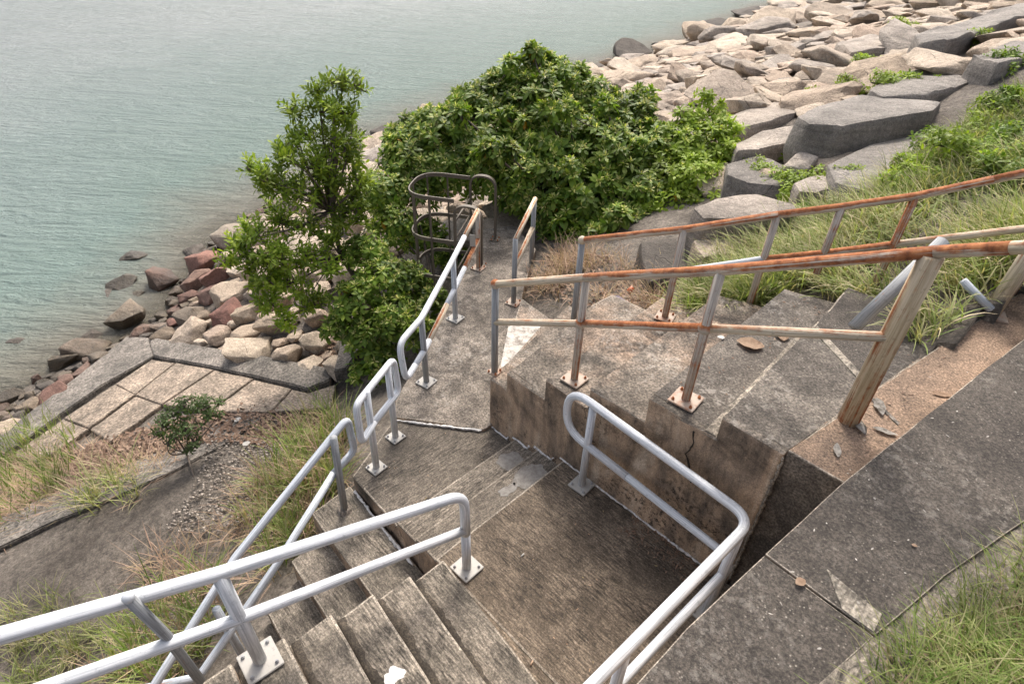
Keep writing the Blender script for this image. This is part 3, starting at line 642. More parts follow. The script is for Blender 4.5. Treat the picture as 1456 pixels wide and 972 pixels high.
# railing of the descending flight
rt = empty('handrail', (-1.28, -1.82, -.52)); tag(rt, 'thin chipped white handrail going down through the tall grass', 'handrail')
a = [at(503, 640, .12), at(496, 596, .58), at(485, 600, .58), at(335, 792, .02), at(222, 970, -.35), at(190, 1025, -.48)]
tube('top_rail', [tuple(at(475, 672, .06)), tuple(at(504, 640, .14)), tuple(at(494, 594, .60)), tuple(at(335, 792, .02)), tuple(at(222, 970, -.35)), tuple(at(185, 1030, -.5))], .036, 'whiterust', rt, 14, [0, .08, .09, 0, 0, 0])
tube('middle_rail', [tuple(at(475, 672, .06)), tuple(at(395, 800, -.33)), tuple(at(283, 962, -.72)), tuple(at(150, 990, -.76))], .036, 'whiterust', rt, 14, [0, 0, .06, 0])
tube('post', [tuple(at(490, 725, -.52)), tuple(at(474, 622, .55))], .036, 'greypost', rt)
pb = at(490, 725, -.52); bm = bmesh.new(); bmesh.ops.create_cone(bm, cap_ends=True, segments=16, radius1=.085, radius2=.06, depth=.04, matrix=Matrix.Translation((pb[0], pb[1], -.505))); from_bm(bm, 'mortar_collar', 'path', rt)
tube('post', [(-.95, -3.2, -1.3), (-.93, -3.22, -.22)], .036, 'whiterust', rt)
# short rail on the right of the walkway
rt = empty('handrail', (-2.66, 1.95, -.28)); tag(rt, 'short grey and peach handrail on the right of the walkway beside the bush', 'handrail')
q0, q1 = V((-2.66, 1.95, .78)), V((-3.33, 3.01, .82)); dq = (q1 - q0).normalized()
tube('top_rail', [q0, q1 + dq * .06], R, 'cream', rt); post(rt, (-2.66, 1.95, -.28), .79, 'greypost'); post(rt, (-3.33, 3.01, -.3), .82, 'greypost')
tube('middle_rail', [V((-2.67, 1.97, .34)), V((-3.33, 3.0, .36))], R, 'cream', rt); plate(rt, (-2.66, 1.95, -.275), .3, .2, 'rustplate', 'rustbolt')
# rusty railing, near side of the upper flight
rt = empty('handrail', (-1.09, .11, .4)); tag(rt, 'long rusty handrail nearest the viewer above the stained wall', 'handrail')
r1, r2, r3, r4 = V((-1.09, .11, 1.54)), V((-.06, .2, 2.045)), V((1.09, .19, 2.63)), V((2.13, .63, 3.04))
xe = V(at(1520, 348, 3.36).tolist())
tube('top_rail', [r1, r2], R, 'cream', rt); tube('top_rail', [r2, r3, r4], R * 1.04, 'orange', rt); x1 = r4.lerp(xe, .62); tube('top_rail', [r4, x1], R * 1.04, 'orange', rt); tube('top_rail', [x1, xe], R * 1.0, 'cream', rt)
b = bmesh.new(); bmesh.ops.create_uvsphere(b, u_segments=12, v_segments=8, radius=.052, matrix=Matrix.Translation(r1)); from_bm(b, 'elbow_joint', 'orange', rt, True)
m1, m2, m3, m4 = V((-1.09, .11, 1.08)), V((-.06, .21, 1.56)), V((1.09, .19, 2.14)), V((2.13, .60, 2.43))
tube('middle_rail', [m1, m2], R * .95, 'cream', rt); tube('middle_rail', [m2, m3], R * .95, 'orange', rt); tube('middle_rail', [m3, m4], R * .95, 'cream', rt)
for mm in (m2, m3): 
    b = bmesh.new(); bmesh.ops.create_uvsphere(b, u_segments=12, v_segments=8, radius=.054, matrix=Matrix.Translation(mm)); from_bm(b, 'joint_weld', 'orange', rt, True)
post(rt, (-1.09, .11, .40), 1.54, 'greypost'); post(rt, (-.06, .21, .88), 2.045, 'rustpost'); post(rt, (1.09, .19, 1.41), 2.63, 'rustpost')
o = tube('post', [(2.13, .63, 1.66), (2.13, .63, 2.5), (2.13, .63, 3.02)], [.074, .07, .066], 'peel', rt, 18, wob=.03); o['label'] = 'thick peeling rusty post'
plate(rt, (-.06, .21, .89), .05, .21, 'rustplate', 'rustbolt'); plate(rt, (1.09, .19, 1.42), .1, .22, 'rustplate', 'rustbolt'); plate(rt, (-1.09, .11, .395), .2, .13, 'rustplate', 'rustbolt')
# broken pipe leaning on it
c1 = V(at(1214, 466, 2.36).tolist()); c2 = V(at(1341, 343, 2.86).tolist())
tag(tube('loose_pipe', [c1, c2], .045, 'greypost', None, 14), 'loose grey pipe leaning behind the rusty handrail near its thick post', 'pipe')
# rusty railing, far side
rt = empty('handrail', (-1.1, 1.42, .5)); tag(rt, 'long rusty handrail on the far side of the upper flight, in front of the grass', 'handrail')
f = [V((-1.1, 1.44, 1.56)), V((-.08, 1.77, 1.97)), V((.55, 2.40, 2.16)), V((1.02, 2.66, 2.33)), V((1.5, 3.0, 2.5))]; fe = V(at(1560, 224, 3.0).tolist())
tube('top_rail', [f[0], f[1], f[2]], R, 'orange', rt); tube('top_rail', [f[2], f[3], f[4], f[4].lerp(fe, .45)], R, 'orange', rt); tube('top_rail', [f[4].lerp(fe, .45), fe], R, 'orange', rt)
b = bmesh.new(); bmesh.ops.create_uvsphere(b, u_segments=12, v_segments=8, radius=.05, matrix=Matrix.Translation(f[0])); from_bm(b, 'elbow_joint', 'cream', rt, True)
g = [V((p.x, p.y, p.z - .5)) for p in f]; ge = V((fe.x, fe.y, fe.z - .62))
tube('middle_rail', [g[0], g[1], g[2]], R * .95, 'whiterust', rt); tube('middle_rail', [g[2], g[3], g[4]], R * .95, 'orange', rt); tube('middle_rail', [g[4], ge], R * .95, 'cream', rt)
for p, zb, mt in zip(f, (.4, .88, .95, 1.6, 1.4), ('greypost', 'rustpost', 'rustpost', 'rustpost', 'orange')): post(rt, (p.x, p.y, zb), p.z, mt)
post(rt, (fe.x, fe.y, 1.6), fe.z, 'rustpost'); plate(rt, (f[1].x, f[1].y, .885), .3, .2, 'rustplate', 'rustbolt')
# stout post at the right edge
rt = empty('handrail', (2.47, 3.0, 1.66)); tag(rt, 'pale stout rail post standing on the brown strip at the right frame edge', 'post')
tube('post', [(2.47, 3.0, 1.66), (2.50, 3.05, 2.75)], .07, 'cream', rt, 18); tube('brace', [tuple(at(1409, 440, 1.8)), tuple(at(1369, 399, 1.98))], .035, 'whiterust', rt)
tube('top_rail', [(2.50, 3.05, 2.72), (3.1, 5.2, 2.75)], .05, 'cream', rt); bm = box_bm(0, 0, .012, .26, .2, .02); bm.transform(Matrix.Translation((2.47, 3.0, 1.66)) @ Matrix.Rotation(.35, 4, 'Z')); from_bm(bm, 'base_plate', 'rustplate', rt)
# ladder with hoops
lad = empty('caged_ladder', (-4.1, 2.7, -.28)); tag(lad, 'brown steel ladder head with curved cage hoops at the end of the walkway', 'ladder')
o_ = V((-.84, -.54, 0)).normalized(); s1, s2 = V((-3.79, 2.32, -.28)), V((-4.32, 3.11, -.28)); dz = lambda p, z: V((p.x, p.y, z))
def flat(name, pts, rad, wd, th, mat, parent, side):
    """flat bar along a path; side = direction of its width"""
    P = fillet(pts, rad, 10) if rad else [V(p) for p in pts]; bm = bmesh.new(); rows = []
    for i, p in enumerate(P):
        t = (P[min(i + 1, len(P) - 1)] - P[max(i - 1, 0)]).normalized(); sd = (side - t * side.dot(t)).normalized(); nn_ = t.cross(sd)
        rows.append([bm.verts.new(p + sd * a * wd / 2 + nn_ * b * th / 2) for a, b in ((-1, -1), (1, -1), (1, 1), (-1, 1))])
    for a, b in zip(rows[:-1], rows[1:]):
        for k in range(4): bm.faces.new((a[k], a[(k + 1) % 4], b[(k + 1) % 4], b[k]))
    bm.faces.new(rows[0]); bm.faces.new(rows[-1][::-1])
    return from_bm(bm, name, mat, parent)
along = (s2 - s1).normalized(); ins = []
for s in (s1, s2):
    inn = s + o_ * .44; ins.append(inn); top = .74 if s is s1 else .86
    flat('stile', [dz(s, -.28), dz(s, top), dz(inn, top), dz(inn, -2.6)], [0, .215, .215, 0], .075, .03, 'brown', lad, along)
for z in (.45, .15, -.15, -.45, -.75, -1.05, -1.35):
    tube('rung', [dz(ins[0], z), dz(ins[1], z)], .018, 'brown', lad, 8)
for z, zz in ((.80, .80), (0.08, 0.08), (-.62, -.62)):
    a, b2 = dz(ins[0], z), dz(ins[1], z); far = .84
    flat('cage_hoop', [a, a + o_ * far, b2 + o_ * far, b2], [0, .47, .47, 0], .065, .02, 'brown', lad, V((0, 0, 1)))
for tt, off in ((0.0, .40), (.12, .72), (.5, .84), (.88, .72), (1.0, .40)):
    p = ins[0].lerp(ins[1], tt) + o_ * off; flat('cage_bar', [dz(p, .80), dz(p, -1.3)], 0, .05, .015, 'brown', lad, along)
plate(lad, (s1.x, s1.y, -.275), .6, .16, 'brown', 'rustbolt', .012); plate(lad, (s2.x, s2.y, -.275), .6, .16, 'brown', 'rustbolt', .012)
# ------------------------------------------------------------------ rocks
def rock_mesh(name, dims, npts=16, bev=.07, amp=.05, sub=1, seed=0):
    rnd = random.Random(seed); bm = bmesh.new()
    for i in range(npts):
        v = V((rnd.gauss(0, 1), rnd.gauss(0, 1), rnd.gauss(0, 1))).normalized()
        m_ = max(abs(v.x), abs(v.y), abs(v.z)); v = v.lerp(v / m_, .55) * rnd.uniform(.82, 1.0)
        bm.verts.new((v.x * dims[0], v.y * dims[1], v.z * dims[2]))
    r = bmesh.ops.convex_hull(bm, input=bm.verts); bmesh.ops.delete(bm, geom=[v for v in bm.verts if not v.link_faces], context='VERTS')
    bmesh.ops.dissolve_limit(bm, angle_limit=.28, verts=bm.verts, edges=bm.edges)
    bmesh.ops.bevel(bm, geom=bm.edges[:], offset=bev, segments=2, profile=.6, affect='EDGES', clamp_overlap=True)
    bmesh.ops.triangulate(bm, faces=bm.faces)
    for _ in range(sub + 1):
        es = [e for e in bm.edges if e.calc_length() > .3]
        bmesh.ops.subdivide_edges(bm, edges=es, cuts=1); bmesh.ops.triangulate(bm, faces=bm.faces)
    off = V((seed * 3.1, seed, 0))
    for v in bm.verts:
        q = mnoise.fractal(v.co * 1.5 + off, 1.0, 2.0, 5); v.co += v.co.normalized() * q * amp
        v.co += mnoise.noise_vector(v.co * 5 + off) * amp * .35
    bmesh.ops.recalc_face_normals(bm, faces=bm.faces)
    me = bpy.data.meshes.new(name); bm.to_mesh(me); bm.free(); me.shade_smooth(); me.set_sharp_from_angle(angle=math.radians(38)); me.materials.append(MC['pale_rock']); return me
ROCKS = [rock_mesh('boulder', (1, random.uniform(.7, .95), random.uniform(.5, .75)), random.choice((13, 15, 18, 22)), random.uniform(.06, .11), random.uniform(.07, .12), 1, 20 + i) for i in range(16)]
def put_rock(p, s, mat, label, cat='boulder', group=None, rz=None, tilt=.25, me=None, name='boulder', squash=1.0):
    o = bpy.data.objects.new(name, me or random.choice(ROCKS)); C.objects.link(o)
    o.material_slots[0].link = 'OBJECT'; o.material_slots[0].material = MC[mat]
    o.location = p; o.scale = (s, s * random.uniform(.85, 1.1), s * squash)
    o.rotation_euler = (random.uniform(-tilt, tilt), random.uniform(-tilt, tilt) - .2, random.uniform(0, 6.3) if rz is None else rz)
    return tag(o, label, cat, group)
BANK = [(183, 480), (478, 530), (520, 600), (300, 760), (0, 900), (-400, 900), (-400, 760), (0, 632)]
def slabrock(name, px, lift, depth, mat, label, amp=.05, bev=.07, tiltz=None):
    """a large flat boulder: its upper outline from the photo, standing on the slope"""
    cx = sum(p[0] for p in px) / len(px); cy = sum(p[1] for p in px) / len(px); g = at_ground(cx, cy)
    P = [at(x, y, g[2] + lift) for x, y in px]
    # follow the slope a little
    P = [(p[0], p[1], p[2] + (tiltz or 0) * (p[0] - g[0])) for p in P]
    c = np.mean(P, 0); bm = bmesh.new()
    for p in P: bm.verts.new(p); bm.verts.new((c[0] + (p[0] - c[0]) * 1.06, c[1] + (p[1] - c[1]) * 1.06, p[2] - depth * .5)); bm.verts.new((c[0] + (p[0] - c[0]) * .95, c[1] + (p[1] - c[1]) * .95, p[2] - depth))
    bmesh.ops.convex_hull(bm, input=bm.verts); bmesh.ops.delete(bm, geom=[v for v in bm.verts if not v.link_faces], context='VERTS')
    bmesh.ops.dissolve_limit(bm, angle_limit=.15, verts=bm.verts, edges=bm.edges)
    bmesh.ops.bevel(bm, geom=bm.edges[:], offset=bev, segments=2, profile=.6, affect='EDGES', clamp_overlap=True)
    bmesh.ops.triangulate(bm, faces=bm.faces)
    for _ in range(4):
        es = [e for e in bm.edges if e.calc_length() > .28]
        if es: bmesh.ops.subdivide_edges(bm, edges=es, cuts=1); bmesh.ops.triangulate(bm, faces=bm.faces)
    for v in bm.verts:
        v.co += V((.5, .5, 1)) * mnoise.fractal(v.co * .9, 1.0, 2.0, 5) * amp + mnoise.noise_vector(v.co * 4) * amp * .35
    o = from_bm(bm, name, mat, None, True); o.data.set_sharp_from_angle(angle=math.radians(35)); return tag(o, label, 'boulder')
BIG = [
 ([(1133, 165), (1160, 150), (1222, 134), (1275, 142), (1337, 155), (1322, 170), (1250, 180), (1196, 184), (1150, 176)], .48, .95, 'grey_rock', 'big flat topped grey block with a crack, largest in the middle of the rock slope', .05),
 ([(1045, 203), (1085, 184), (1140, 178), (1163, 190), (1155, 204), (1080, 214), (1048, 215)], .3, .9, 'warm_rock', 'long pale block below and left of the big flat topped block', .05),
 ([(1180, 226), (1240, 200), (1300, 188), (1342, 180), (1330, 225), (1290, 262), (1225, 272), (1190, 255)], .12, .8, 'grey_rock', 'smooth dark grey slab sloping beside the tall grass', .03),
 ([(1028, 165), (1075, 148), (1122, 138), (1150, 150), (1128, 168), (1085, 180), (1035, 190)], .2, .8, 'warm_rock', 'pale streaked slab above the bush, left of the flat topped block', .05),
 ([(1036, 226), (1080, 218), (1112, 236), (1130, 262), (1105, 276), (1060, 262), (1036, 245)], .3, .9, 'grey_rock', 'grey streaked slab beside the light green shrub', .06),
 ([(1130, 258), (1165, 244), (1198, 246), (1202, 262), (1165, 274), (1135, 272)], .3, .7, 'warm_rock', 'small flat pale rock above the green creeper', .05),
 ([(985, 296), (1020, 282), (1075, 278), (1126, 300), (1128, 316), (1060, 316), (1000, 312)], .55, .8, 'warm_rock', 'wide pale boulder overhanging a dark gap under the light green shrub', .07),
 ([(985, 340), (1040, 332), (1062, 344), (1050, 362), (1000, 368)], .3, .7, 'pale_rock', 'rough boulder in the dark gap above the rusty rail', .08),
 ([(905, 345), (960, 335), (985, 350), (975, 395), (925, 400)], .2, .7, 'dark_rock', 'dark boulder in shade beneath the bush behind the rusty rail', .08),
 ([(1238, 122), (1275, 98), (1330, 92), (1415, 92), (1422, 104), (1385, 122), (1318, 136), (1260, 132)], .25, 1.1, 'grey_rock', 'broad dark grey slab near the right edge, above the grass', .08),
 ([(1300, 50), (1360, 28), (1470, 2), (1480, 22), (1400, 50), (1345, 66), (1310, 62)], .55, 1.5, 'grey_rock', 'huge dark grey slab at the upper right edge of the rock slope', .1),
 ([(1380, 78), (1430, 62), (1480, 58), (1480, 82), (1420, 92)], .35, 1.2, 'grey_rock', 'grey slab at the right frame edge below the huge dark one', .08),
 ([(1190, 60), (1235, 48), (1275, 60), (1255, 78), (1210, 78)], .4, 1.2, 'warm_rock', 'pale rounded boulder in the middle of the far rock slope', .08),
 ([(540, 205), (553, 196), (560, 204), (556, 226), (541, 222)], .4, 1., 'pale_rock', 'pale boulder peeping out between the slim tree and the bush', .06),
]
bigfoot = []
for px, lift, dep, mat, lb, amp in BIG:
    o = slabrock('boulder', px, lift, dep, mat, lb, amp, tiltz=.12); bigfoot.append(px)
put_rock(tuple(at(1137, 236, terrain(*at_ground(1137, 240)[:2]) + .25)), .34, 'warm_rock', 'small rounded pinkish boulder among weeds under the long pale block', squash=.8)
SPEC = [(232, 405, .46, 'red_rock', 'lone wet reddish boulder standing in the shallow water', 1.1), (192, 368, .33, 'brown_rock', 'dark rock breaking the water surface, farthest from the shore', .6),
        (173, 406, .36, 'brown_rock', 'flat brown rock in the water left of the wet reddish boulder', .6), (195, 421, .22, 'brown_rock', 'tiny dark rock in the water below the wet reddish boulder', .6),
        (150, 419, .3, 'dark_rock', 'nearly submerged grey rock left of the flat brown one', .35), (182, 460, .46, 'brown_rock', 'upright brown boulder at the waterline above the paved bank', 1.25),
        (24, 482, .32, 'dark_rock', 'nearly submerged rock near the left frame edge', .3), (131, 480, .34, 'dark_rock', 'dark rock at the waterline left of the upright brown boulder', .7),
        (290, 376, .62, 'red_rock', 'large reddish boulder at the water edge under the slim tree', .7), (283, 402, .45, 'red_rock', 'reddish boulder just below the large reddish one', .8),
        (311, 393, .48, 'red_rock', 'squarish reddish boulder right of its neighbours at the shore', .95), (278, 360, .4, 'dark_rock', 'dark wet rock at the water edge behind the reddish boulders', .6),
        (305, 418, .40, 'red_rock', 'pinkish boulder between the reddish ones and the pale rocks', .8), (275, 330 + 120, .42, 'brown_rock', 'brown rock beside the upright boulder, toward the tree', .7),
        (325, 448, .40, 'red_rock', 'reddish brown rock above the coping, under the tree', .7), (128, 498, .52, 'brown_rock', 'big brown boulder at the left shore above the coping', .75), (85, 520, .42, 'brown_rock', 'grey brown rounded rock on the left shore', .7)]
placed = []
for x, y, s, mat, lb, sq in SPEC:
    g = at_ground(x, y); z = max(g[2], SEA - .12); q = at(x, y, z + s * .2); put_rock((q[0], q[1], z + s * sq * (.5 if z < -3.9 else .3)), s * 1.12, mat, lb, squash=sq); placed.append((q[0], q[1], s * 1.0))
cand = []
pr = list(placed)
def darts(n, box, rfun, ok, tries, gap=.86):
    arr = np.array([(a, b, c) for a, b, c in pr]) if pr else np.zeros((0, 3)); buf = list(arr); out = []
    A_ = np.zeros((6000, 3)); k = len(buf); A_[:k] = arr
    for _ in range(tries):
        if len(out) >= n or k >= 5990: break
        nn2 = random.uniform(box[2], box[3]); uw = np.interp(nn2, NW, UW); uu = uw + random.uniform(box[0], box[1]); r = rfun(uu, nn2, uw)
        if not ok(uu, nn2, uw): continue
        dd = (A_[:k, 0] - uu) ** 2 + (A_[:k, 1] - nn2) ** 2
        if k and np.any(dd < (gap * (A_[:k, 2] + r)) ** 2): continue
        A_[k] = (uu, nn2, r); k += 1; out.append((uu, nn2, r, uw)); pr.append((uu, nn2, r))
    return out
def okshore(u, n, uw):
    z = float(terrain(u, n)); x, y, dp = proj((u, n, max(z, SEA)))
    if inpoly(np.array(x), np.array(y), BANK): return False
    if u > -4.6 and n < 5 : return False
    return x > -250 and dp > 0
def okfar(u, n, uw):
    x, y, dp = proj((u, n, float(terrain(u, n)) + .3))
    if x > 1750 or x < 500 or y < -140: return False
    if u > .6 + .04 * (n - 10): return False
    if n < 6 and u > -4.5: return False
    for b in bigfoot:
        cx_ = sum(q[0] for q in b) / len(b); cy_ = sum(q[1] for q in b) / len(b)
        if inpoly(np.array(x), np.array(y), [(cx_ + (q[0] - cx_) * 1.12, cy_ + (q[1] - cy_) * 1.5 + 6) for q in b]): return False
    return True
ds1 = darts(150, (1.3, 9, -6, 4), lambda u, n, uw: random.choice((.30, .36, .42, .48)) * (1 + .5 * (n > 1.5)), okshore, 3000)
ds1 += darts(420, (.0, 8, -7, 4), lambda u, n, uw: random.choice((.17, .22, .27, .13)), okshore, 8000, .8)
ds1 += darts(40, (-2.4, -.1, -5, 3), lambda u, n, uw: random.choice((.16, .22, .3)), lambda u, n, uw: -100 < proj((u, n, SEA))[0] < 340, 600, 1.2)
ds2 = darts(900, (-.6, 26, 3.5, 30), lambda u, n, uw: random.choice((.42, .5, .6, .7, .9)), okfar, 9000, .78)
ds2 += darts(700, (-.4, 24, 3.5, 30), lambda u, n, uw: random.choice((.24, .3, .36)), okfar, 8000, .66)
ds2 += darts(600, (-.6, 24, 30, 110), lambda u, n, uw: random.choice((.6, .8, 1.0, 1.3)), okfar, 8000, .78)
items = []
for grp, lst in ((0, ds1), (1, ds2)):
    for u, n, r, uw in lst:
        z = float(terrain(u, n)); x, y, dp = proj((u, n, max(z, SEA))); vis = -30 < x < 1486 and -30 < y < 1000
        items.append((r / max(dp, .1) if vis else 0, grp, u, n, r, uw, z))
items.sort(key=lambda a: -a[0]); far = []
LB = {('pale', 0): ('pale stone among the shore rocks between the tree and the coping', 'pale stones of the near shore'),
      ('brown', 0): ('brown stone near the waterline in front of the paved bank', 'brown stones at the waterline'),
      ('pale', 1): ('pale pinkish boulder packed with others on the far seawall slope', 'boulders of the far seawall slope')}
NIND = 268
for i, (sz, grp, u, n, r, uw, z) in enumerate(items):
    hgt = z - SEA
    if grp == 0:
        kind = 'brown' if (u - uw) < random.uniform(1.2, 2.9) else 'pale'; mat = 'pale_rock' if kind == 'pale' else random.choice(('brown_rock',) * 6 + ('red_rock', 'dark_rock', 'dark_rock'))
        sq = random.uniform(.65, 1.05); p = (u, n, z + r * .28 if u - uw > 0 else max(z, SEA - .28) + r * .12)
    else:
        kind = 'pale'; edge = (u - uw) < .25
        mat = 'dark_rock' if edge else random.choice(('pale_rock',) * 8 + ('warm_rock',) * 2); sq = random.uniform(.32, .56); p = (u, n, z + r * .2)
    if grp == 1 and mat == 'dark_rock': lb = ('dark wet boulder at the water edge of the far seawall', 'dark boulders along the far waterline')
    else: lb = LB[(kind, grp)]
    if i < NIND and sz > 0: put_rock(p, r * (1.16 if grp == 0 else 1.3), mat, lb[0], 'boulder', lb[1], squash=sq, tilt=.28 if grp == 0 else .17)
    else: far.append((p, r * (1.16 if grp == 0 else 1.3), sq, mat))
# the many smallest and farthest boulders
rv = []
for me_ in ROCKS:
    a = np.zeros(len(me_.vertices) * 3, np.float32); me_.vertices.foreach_get('co', a); t = np.zeros(len(me_.polygons) * 3, np.int32); me_.loops.foreach_get('vertex_index', t); rv.append((a.reshape(-1, 3), t.reshape(-1, 3)))
for mat in ('pale_rock', 'warm_rock', 'dark_rock', 'brown_rock', 'red_rock'):
    vs, ts, k = [], [], 0
    for p, s, sq, mt in far:
        if mt != mat: continue
        a, t = random.choice(rv); an = random.uniform(0, 6.3); c_, s_ = math.cos(an), math.sin(an)
        q = a * (s, s, s * sq); q = np.stack([q[:, 0] * c_ - q[:, 1] * s_, q[:, 0] * s_ + q[:, 1] * c_, q[:, 2]], 1)
        ty = -.22 + random.uniform(-.2, .2); q = np.stack([q[:, 0] * math.cos(ty) + q[:, 2] * math.sin(ty), q[:, 1], -q[:, 0] * math.sin(ty) + q[:, 2] * math.cos(ty)], 1) + np.array(p)
        vs.append(q); ts.append(t + k); k += len(a)
    if vs:
        nm = {'pale_rock': 'pale', 'warm_rock': 'greyish', 'dark_rock': 'dark', 'brown_rock': 'brown', 'red_rock': 'reddish'}[mat]
        me = np_mesh('small_boulders', np.concatenate(vs), None, np.concatenate(ts), smooth=True); me.set_sharp_from_angle(angle=math.radians(38))
        tag(link('small_boulders', me, mat), 'countless smaller %s boulders filling the far rock slope and shore' % nm, 'boulders', None, 'stuff')

# ------------------------------------------------------------------ leaves and grass
LV = np.array([(0, 0, 0), (.32, .36, .05), (.32, 0, 0), (.32, -.36, .05), (.68, .46, .05), (.68, 0, -.01), (.68, -.46, .05), (1, 0, -.03)])
LQ = np.array([(1, 4, 5, 2), (2, 5, 6, 3)]); LT = np.array([(0, 1, 2), (0, 2, 3), (4, 7, 5), (5, 7, 6)])
def leaves_mesh(name, P, D, Nn, L, W, droop):
    k = len(P); D = D / np.linalg.norm(D, axis=1, keepdims=True); B = np.cross(Nn, D); B /= np.linalg.norm(B, axis=1, keepdims=True) + 1e-9; Nn = np.cross(D, B)
    x = LV[None, :, 0] * L[:, None]; y = LV[None, :, 1] * W[:, None]; z = LV[None, :, 2] * W[:, None] - droop[:, None] * (LV[None, :, 0] ** 2) * L[:, None]
    vs = P[:, None] + x[..., None] * D[:, None] + y[..., None] * B[:, None] + z[..., None] * Nn[:, None]
    off = np.arange(k)[:, None, None] * 8
    return np_mesh(name, vs.reshape(-1, 3), (LQ[None] + off).reshape(-1, 4), (LT[None] + off).reshape(-1, 3), smooth=True)
def unit(v): return v / (np.linalg.norm(v, axis=-1, keepdims=True) + 1e-9)
def perp(a):
    r = rng.normal(size=a.shape); r -= a * np.sum(a * r, -1, keepdims=True); return unit(r)
def rosettes(tips, axes, k, L, ratio, el0=-.35, el1=.95):
    n = len(tips); e1 = perp(axes); e2 = np.cross(axes, e1); P, D, Nn, LL = [], [], [], []
    for i in range(k):
        a = i * 2.4 + rng.uniform(-.35, .35, n); el = el0 + (el1 - el0) * (i / max(1, k - 1)) ** .8 + rng.uniform(-.25, .25, n)
        rad = e1 * np.cos(a)[:, None] + e2 * np.sin(a)[:, None]
        D.append(rad * np.cos(el)[:, None] + axes * np.sin(el)[:, None]); Nn.append(axes * np.cos(el)[:, None] - rad * np.sin(el)[:, None])
        P.append(tips - axes * (.10 * L * (k - i) / k) + rad * .01); LL.append(L * rng.uniform(.7, 1.12, n) * (1 - .35 * i / k))
    P, D, Nn, LL = map(np.concatenate, (P, D, Nn, LL)); return P, D, Nn, LL, LL * ratio * rng.uniform(.85, 1.15, len(LL)), rng.uniform(.1, .55, len(LL))
def blob_tips(blobs, dens, inner=.35):
    T, A_ = [], []
    for c, r in blobs:
        n = int(dens * 4 * math.pi * r * r); d = unit(rng.normal(size=(n, 3))); d[:, 2] = np.where(d[:, 2] < -.5, -d[:, 2], d[:, 2])
        rr = r * np.where(rng.random(n) < inner, rng.uniform(.35, .8, n), rng.uniform(.82, 1.08, n)); p = c + d * rr[:, None] * np.array([1, 1, .85])
        deep = np.zeros(n, bool)
        for c2, r2 in blobs:
            if c2 is not c: deep |= (np.linalg.norm((p - c2), axis=1) < r2 * .62)
        keep = ~deep | (rng.random(n) < .18); T.append(p[keep]); A_.append(unit(d[keep] + np.array([0, 0, .75]) + rng.normal(0, .25, (keep.sum(), 3))))
    return np.concatenate(T), np.concatenate(A_)
def branches(name, root_pts, blobs, tips, r0, parent, ntw=160, sag=.15):
    vs, fs = [], []
    def add(p, r, seg=6):
        a, _, f = tube_geo(p, r, seg); k = len(vs); vs.extend(a); fs.extend([tuple(i + k for i in q) for q in f])
    for i, (c, r) in enumerate(blobs):
        b = V(min(root_pts, key=lambda q: np.linalg.norm(np.array(q) - c))); c = V(c.tolist()); m_ = b.lerp(c, .5) + V((random.uniform(-.2, .2), random.uniform(-.2, .2), -sag + random.uniform(0, .3)))
        pts = fillet([b, m_, c], 9, 7); n = len(pts); add(pts, [r0 * (1 - .72 * j / (n - 1)) for j in range(n)])
    for j in np.random.default_rng(3).permutation(len(tips))[:ntw]:
        t = tips[j]; c = min(blobs, key=lambda q: np.linalg.norm(q[0] - t))[0]; c = V(c.tolist()); t = V(t.tolist()); m_ = c.lerp(t, .55) + V((random.uniform(-.08, .08), random.uniform(-.08, .08), -.06))
        pts = fillet([c, m_, t], 9, 4); n = len(pts); add(pts, [.016 * (1 - .7 * q / (n - 1)) for q in range(n)], 5)
    me = bpy.data.meshes.new(name); me.from_pydata(vs, [], fs); me.shade_smooth(); return child(link(name, me, 'bark'), parent)
def plant(name, label, cat, blobs, base, dens, L, ratio, leaf, k=9, flowers=0.5, r0=.05, inner=.35, ntw=160, yellow=.006, spray=False, group=None, el=(-.35, .95)):
    root = empty(name, tuple(base[0])); tag(root, label, cat, group); T, A_ = blob_tips(blobs, dens, inner)
    if spray:           # leaves set along a twig
        P, D, Nn, LL = [], [], [], []; e1 = perp(A_); e2 = np.cross(A_, e1)
        for i in range(k):
            t = .26 * (i / k - .7); a = i * 2.2 + rng.uniform(-.3, .3, len(T)); rad = e1 * np.cos(a)[:, None] + e2 * np.sin(a)[:, None]
            D.append(rad * .8 + A_ * .65); Nn.append(A_ * .8 - rad * .6 + np.array([0, 0, .4])); P.append(T + A_ * t); LL.append(L * rng.uniform(.7, 1.2, len(T)))
        P, D, Nn, LL = map(np.concatenate, (P, D, Nn, LL)); Wd = LL * ratio; dr = rng.uniform(.0, .3, len(LL))
    else: P, D, Nn, LL, Wd, dr = rosettes(T, A_, k, L, ratio, *el)
    child(link('crown', leaves_mesh('crown', P, D, Nn, LL, Wd, dr), leaf), root)
    if flowers:
        s = rng.random(len(T)) < flowers; P, D, Nn, LL, Wd, dr = rosettes(T[s] + A_[s] * L * .12, A_[s], 6, L * .5, .30, .45, 1.3)
        child(link('young_shoots', leaves_mesh('young_shoots', P, D, Nn, LL, Wd, dr), 'leafnew'), root)
    if yellow:
        s = rng.random(len(T)) < yellow * 9; 
        if s.sum() > 0: P, D, Nn, LL, Wd, dr = rosettes(T[s] - A_[s] * L * .2, A_[s], 2, L * .9, ratio * .8, -1.0, -.6); child(link('yellow_leaves', leaves_mesh('yellow_leaves', P, D, Nn, LL, Wd, dr), 'leafyellow'), root)
    branches('branches', base, blobs, T, r0, root, ntw); return root
def B(lst): return [(atd(x, y, d), r) for x, y, d, r in lst]
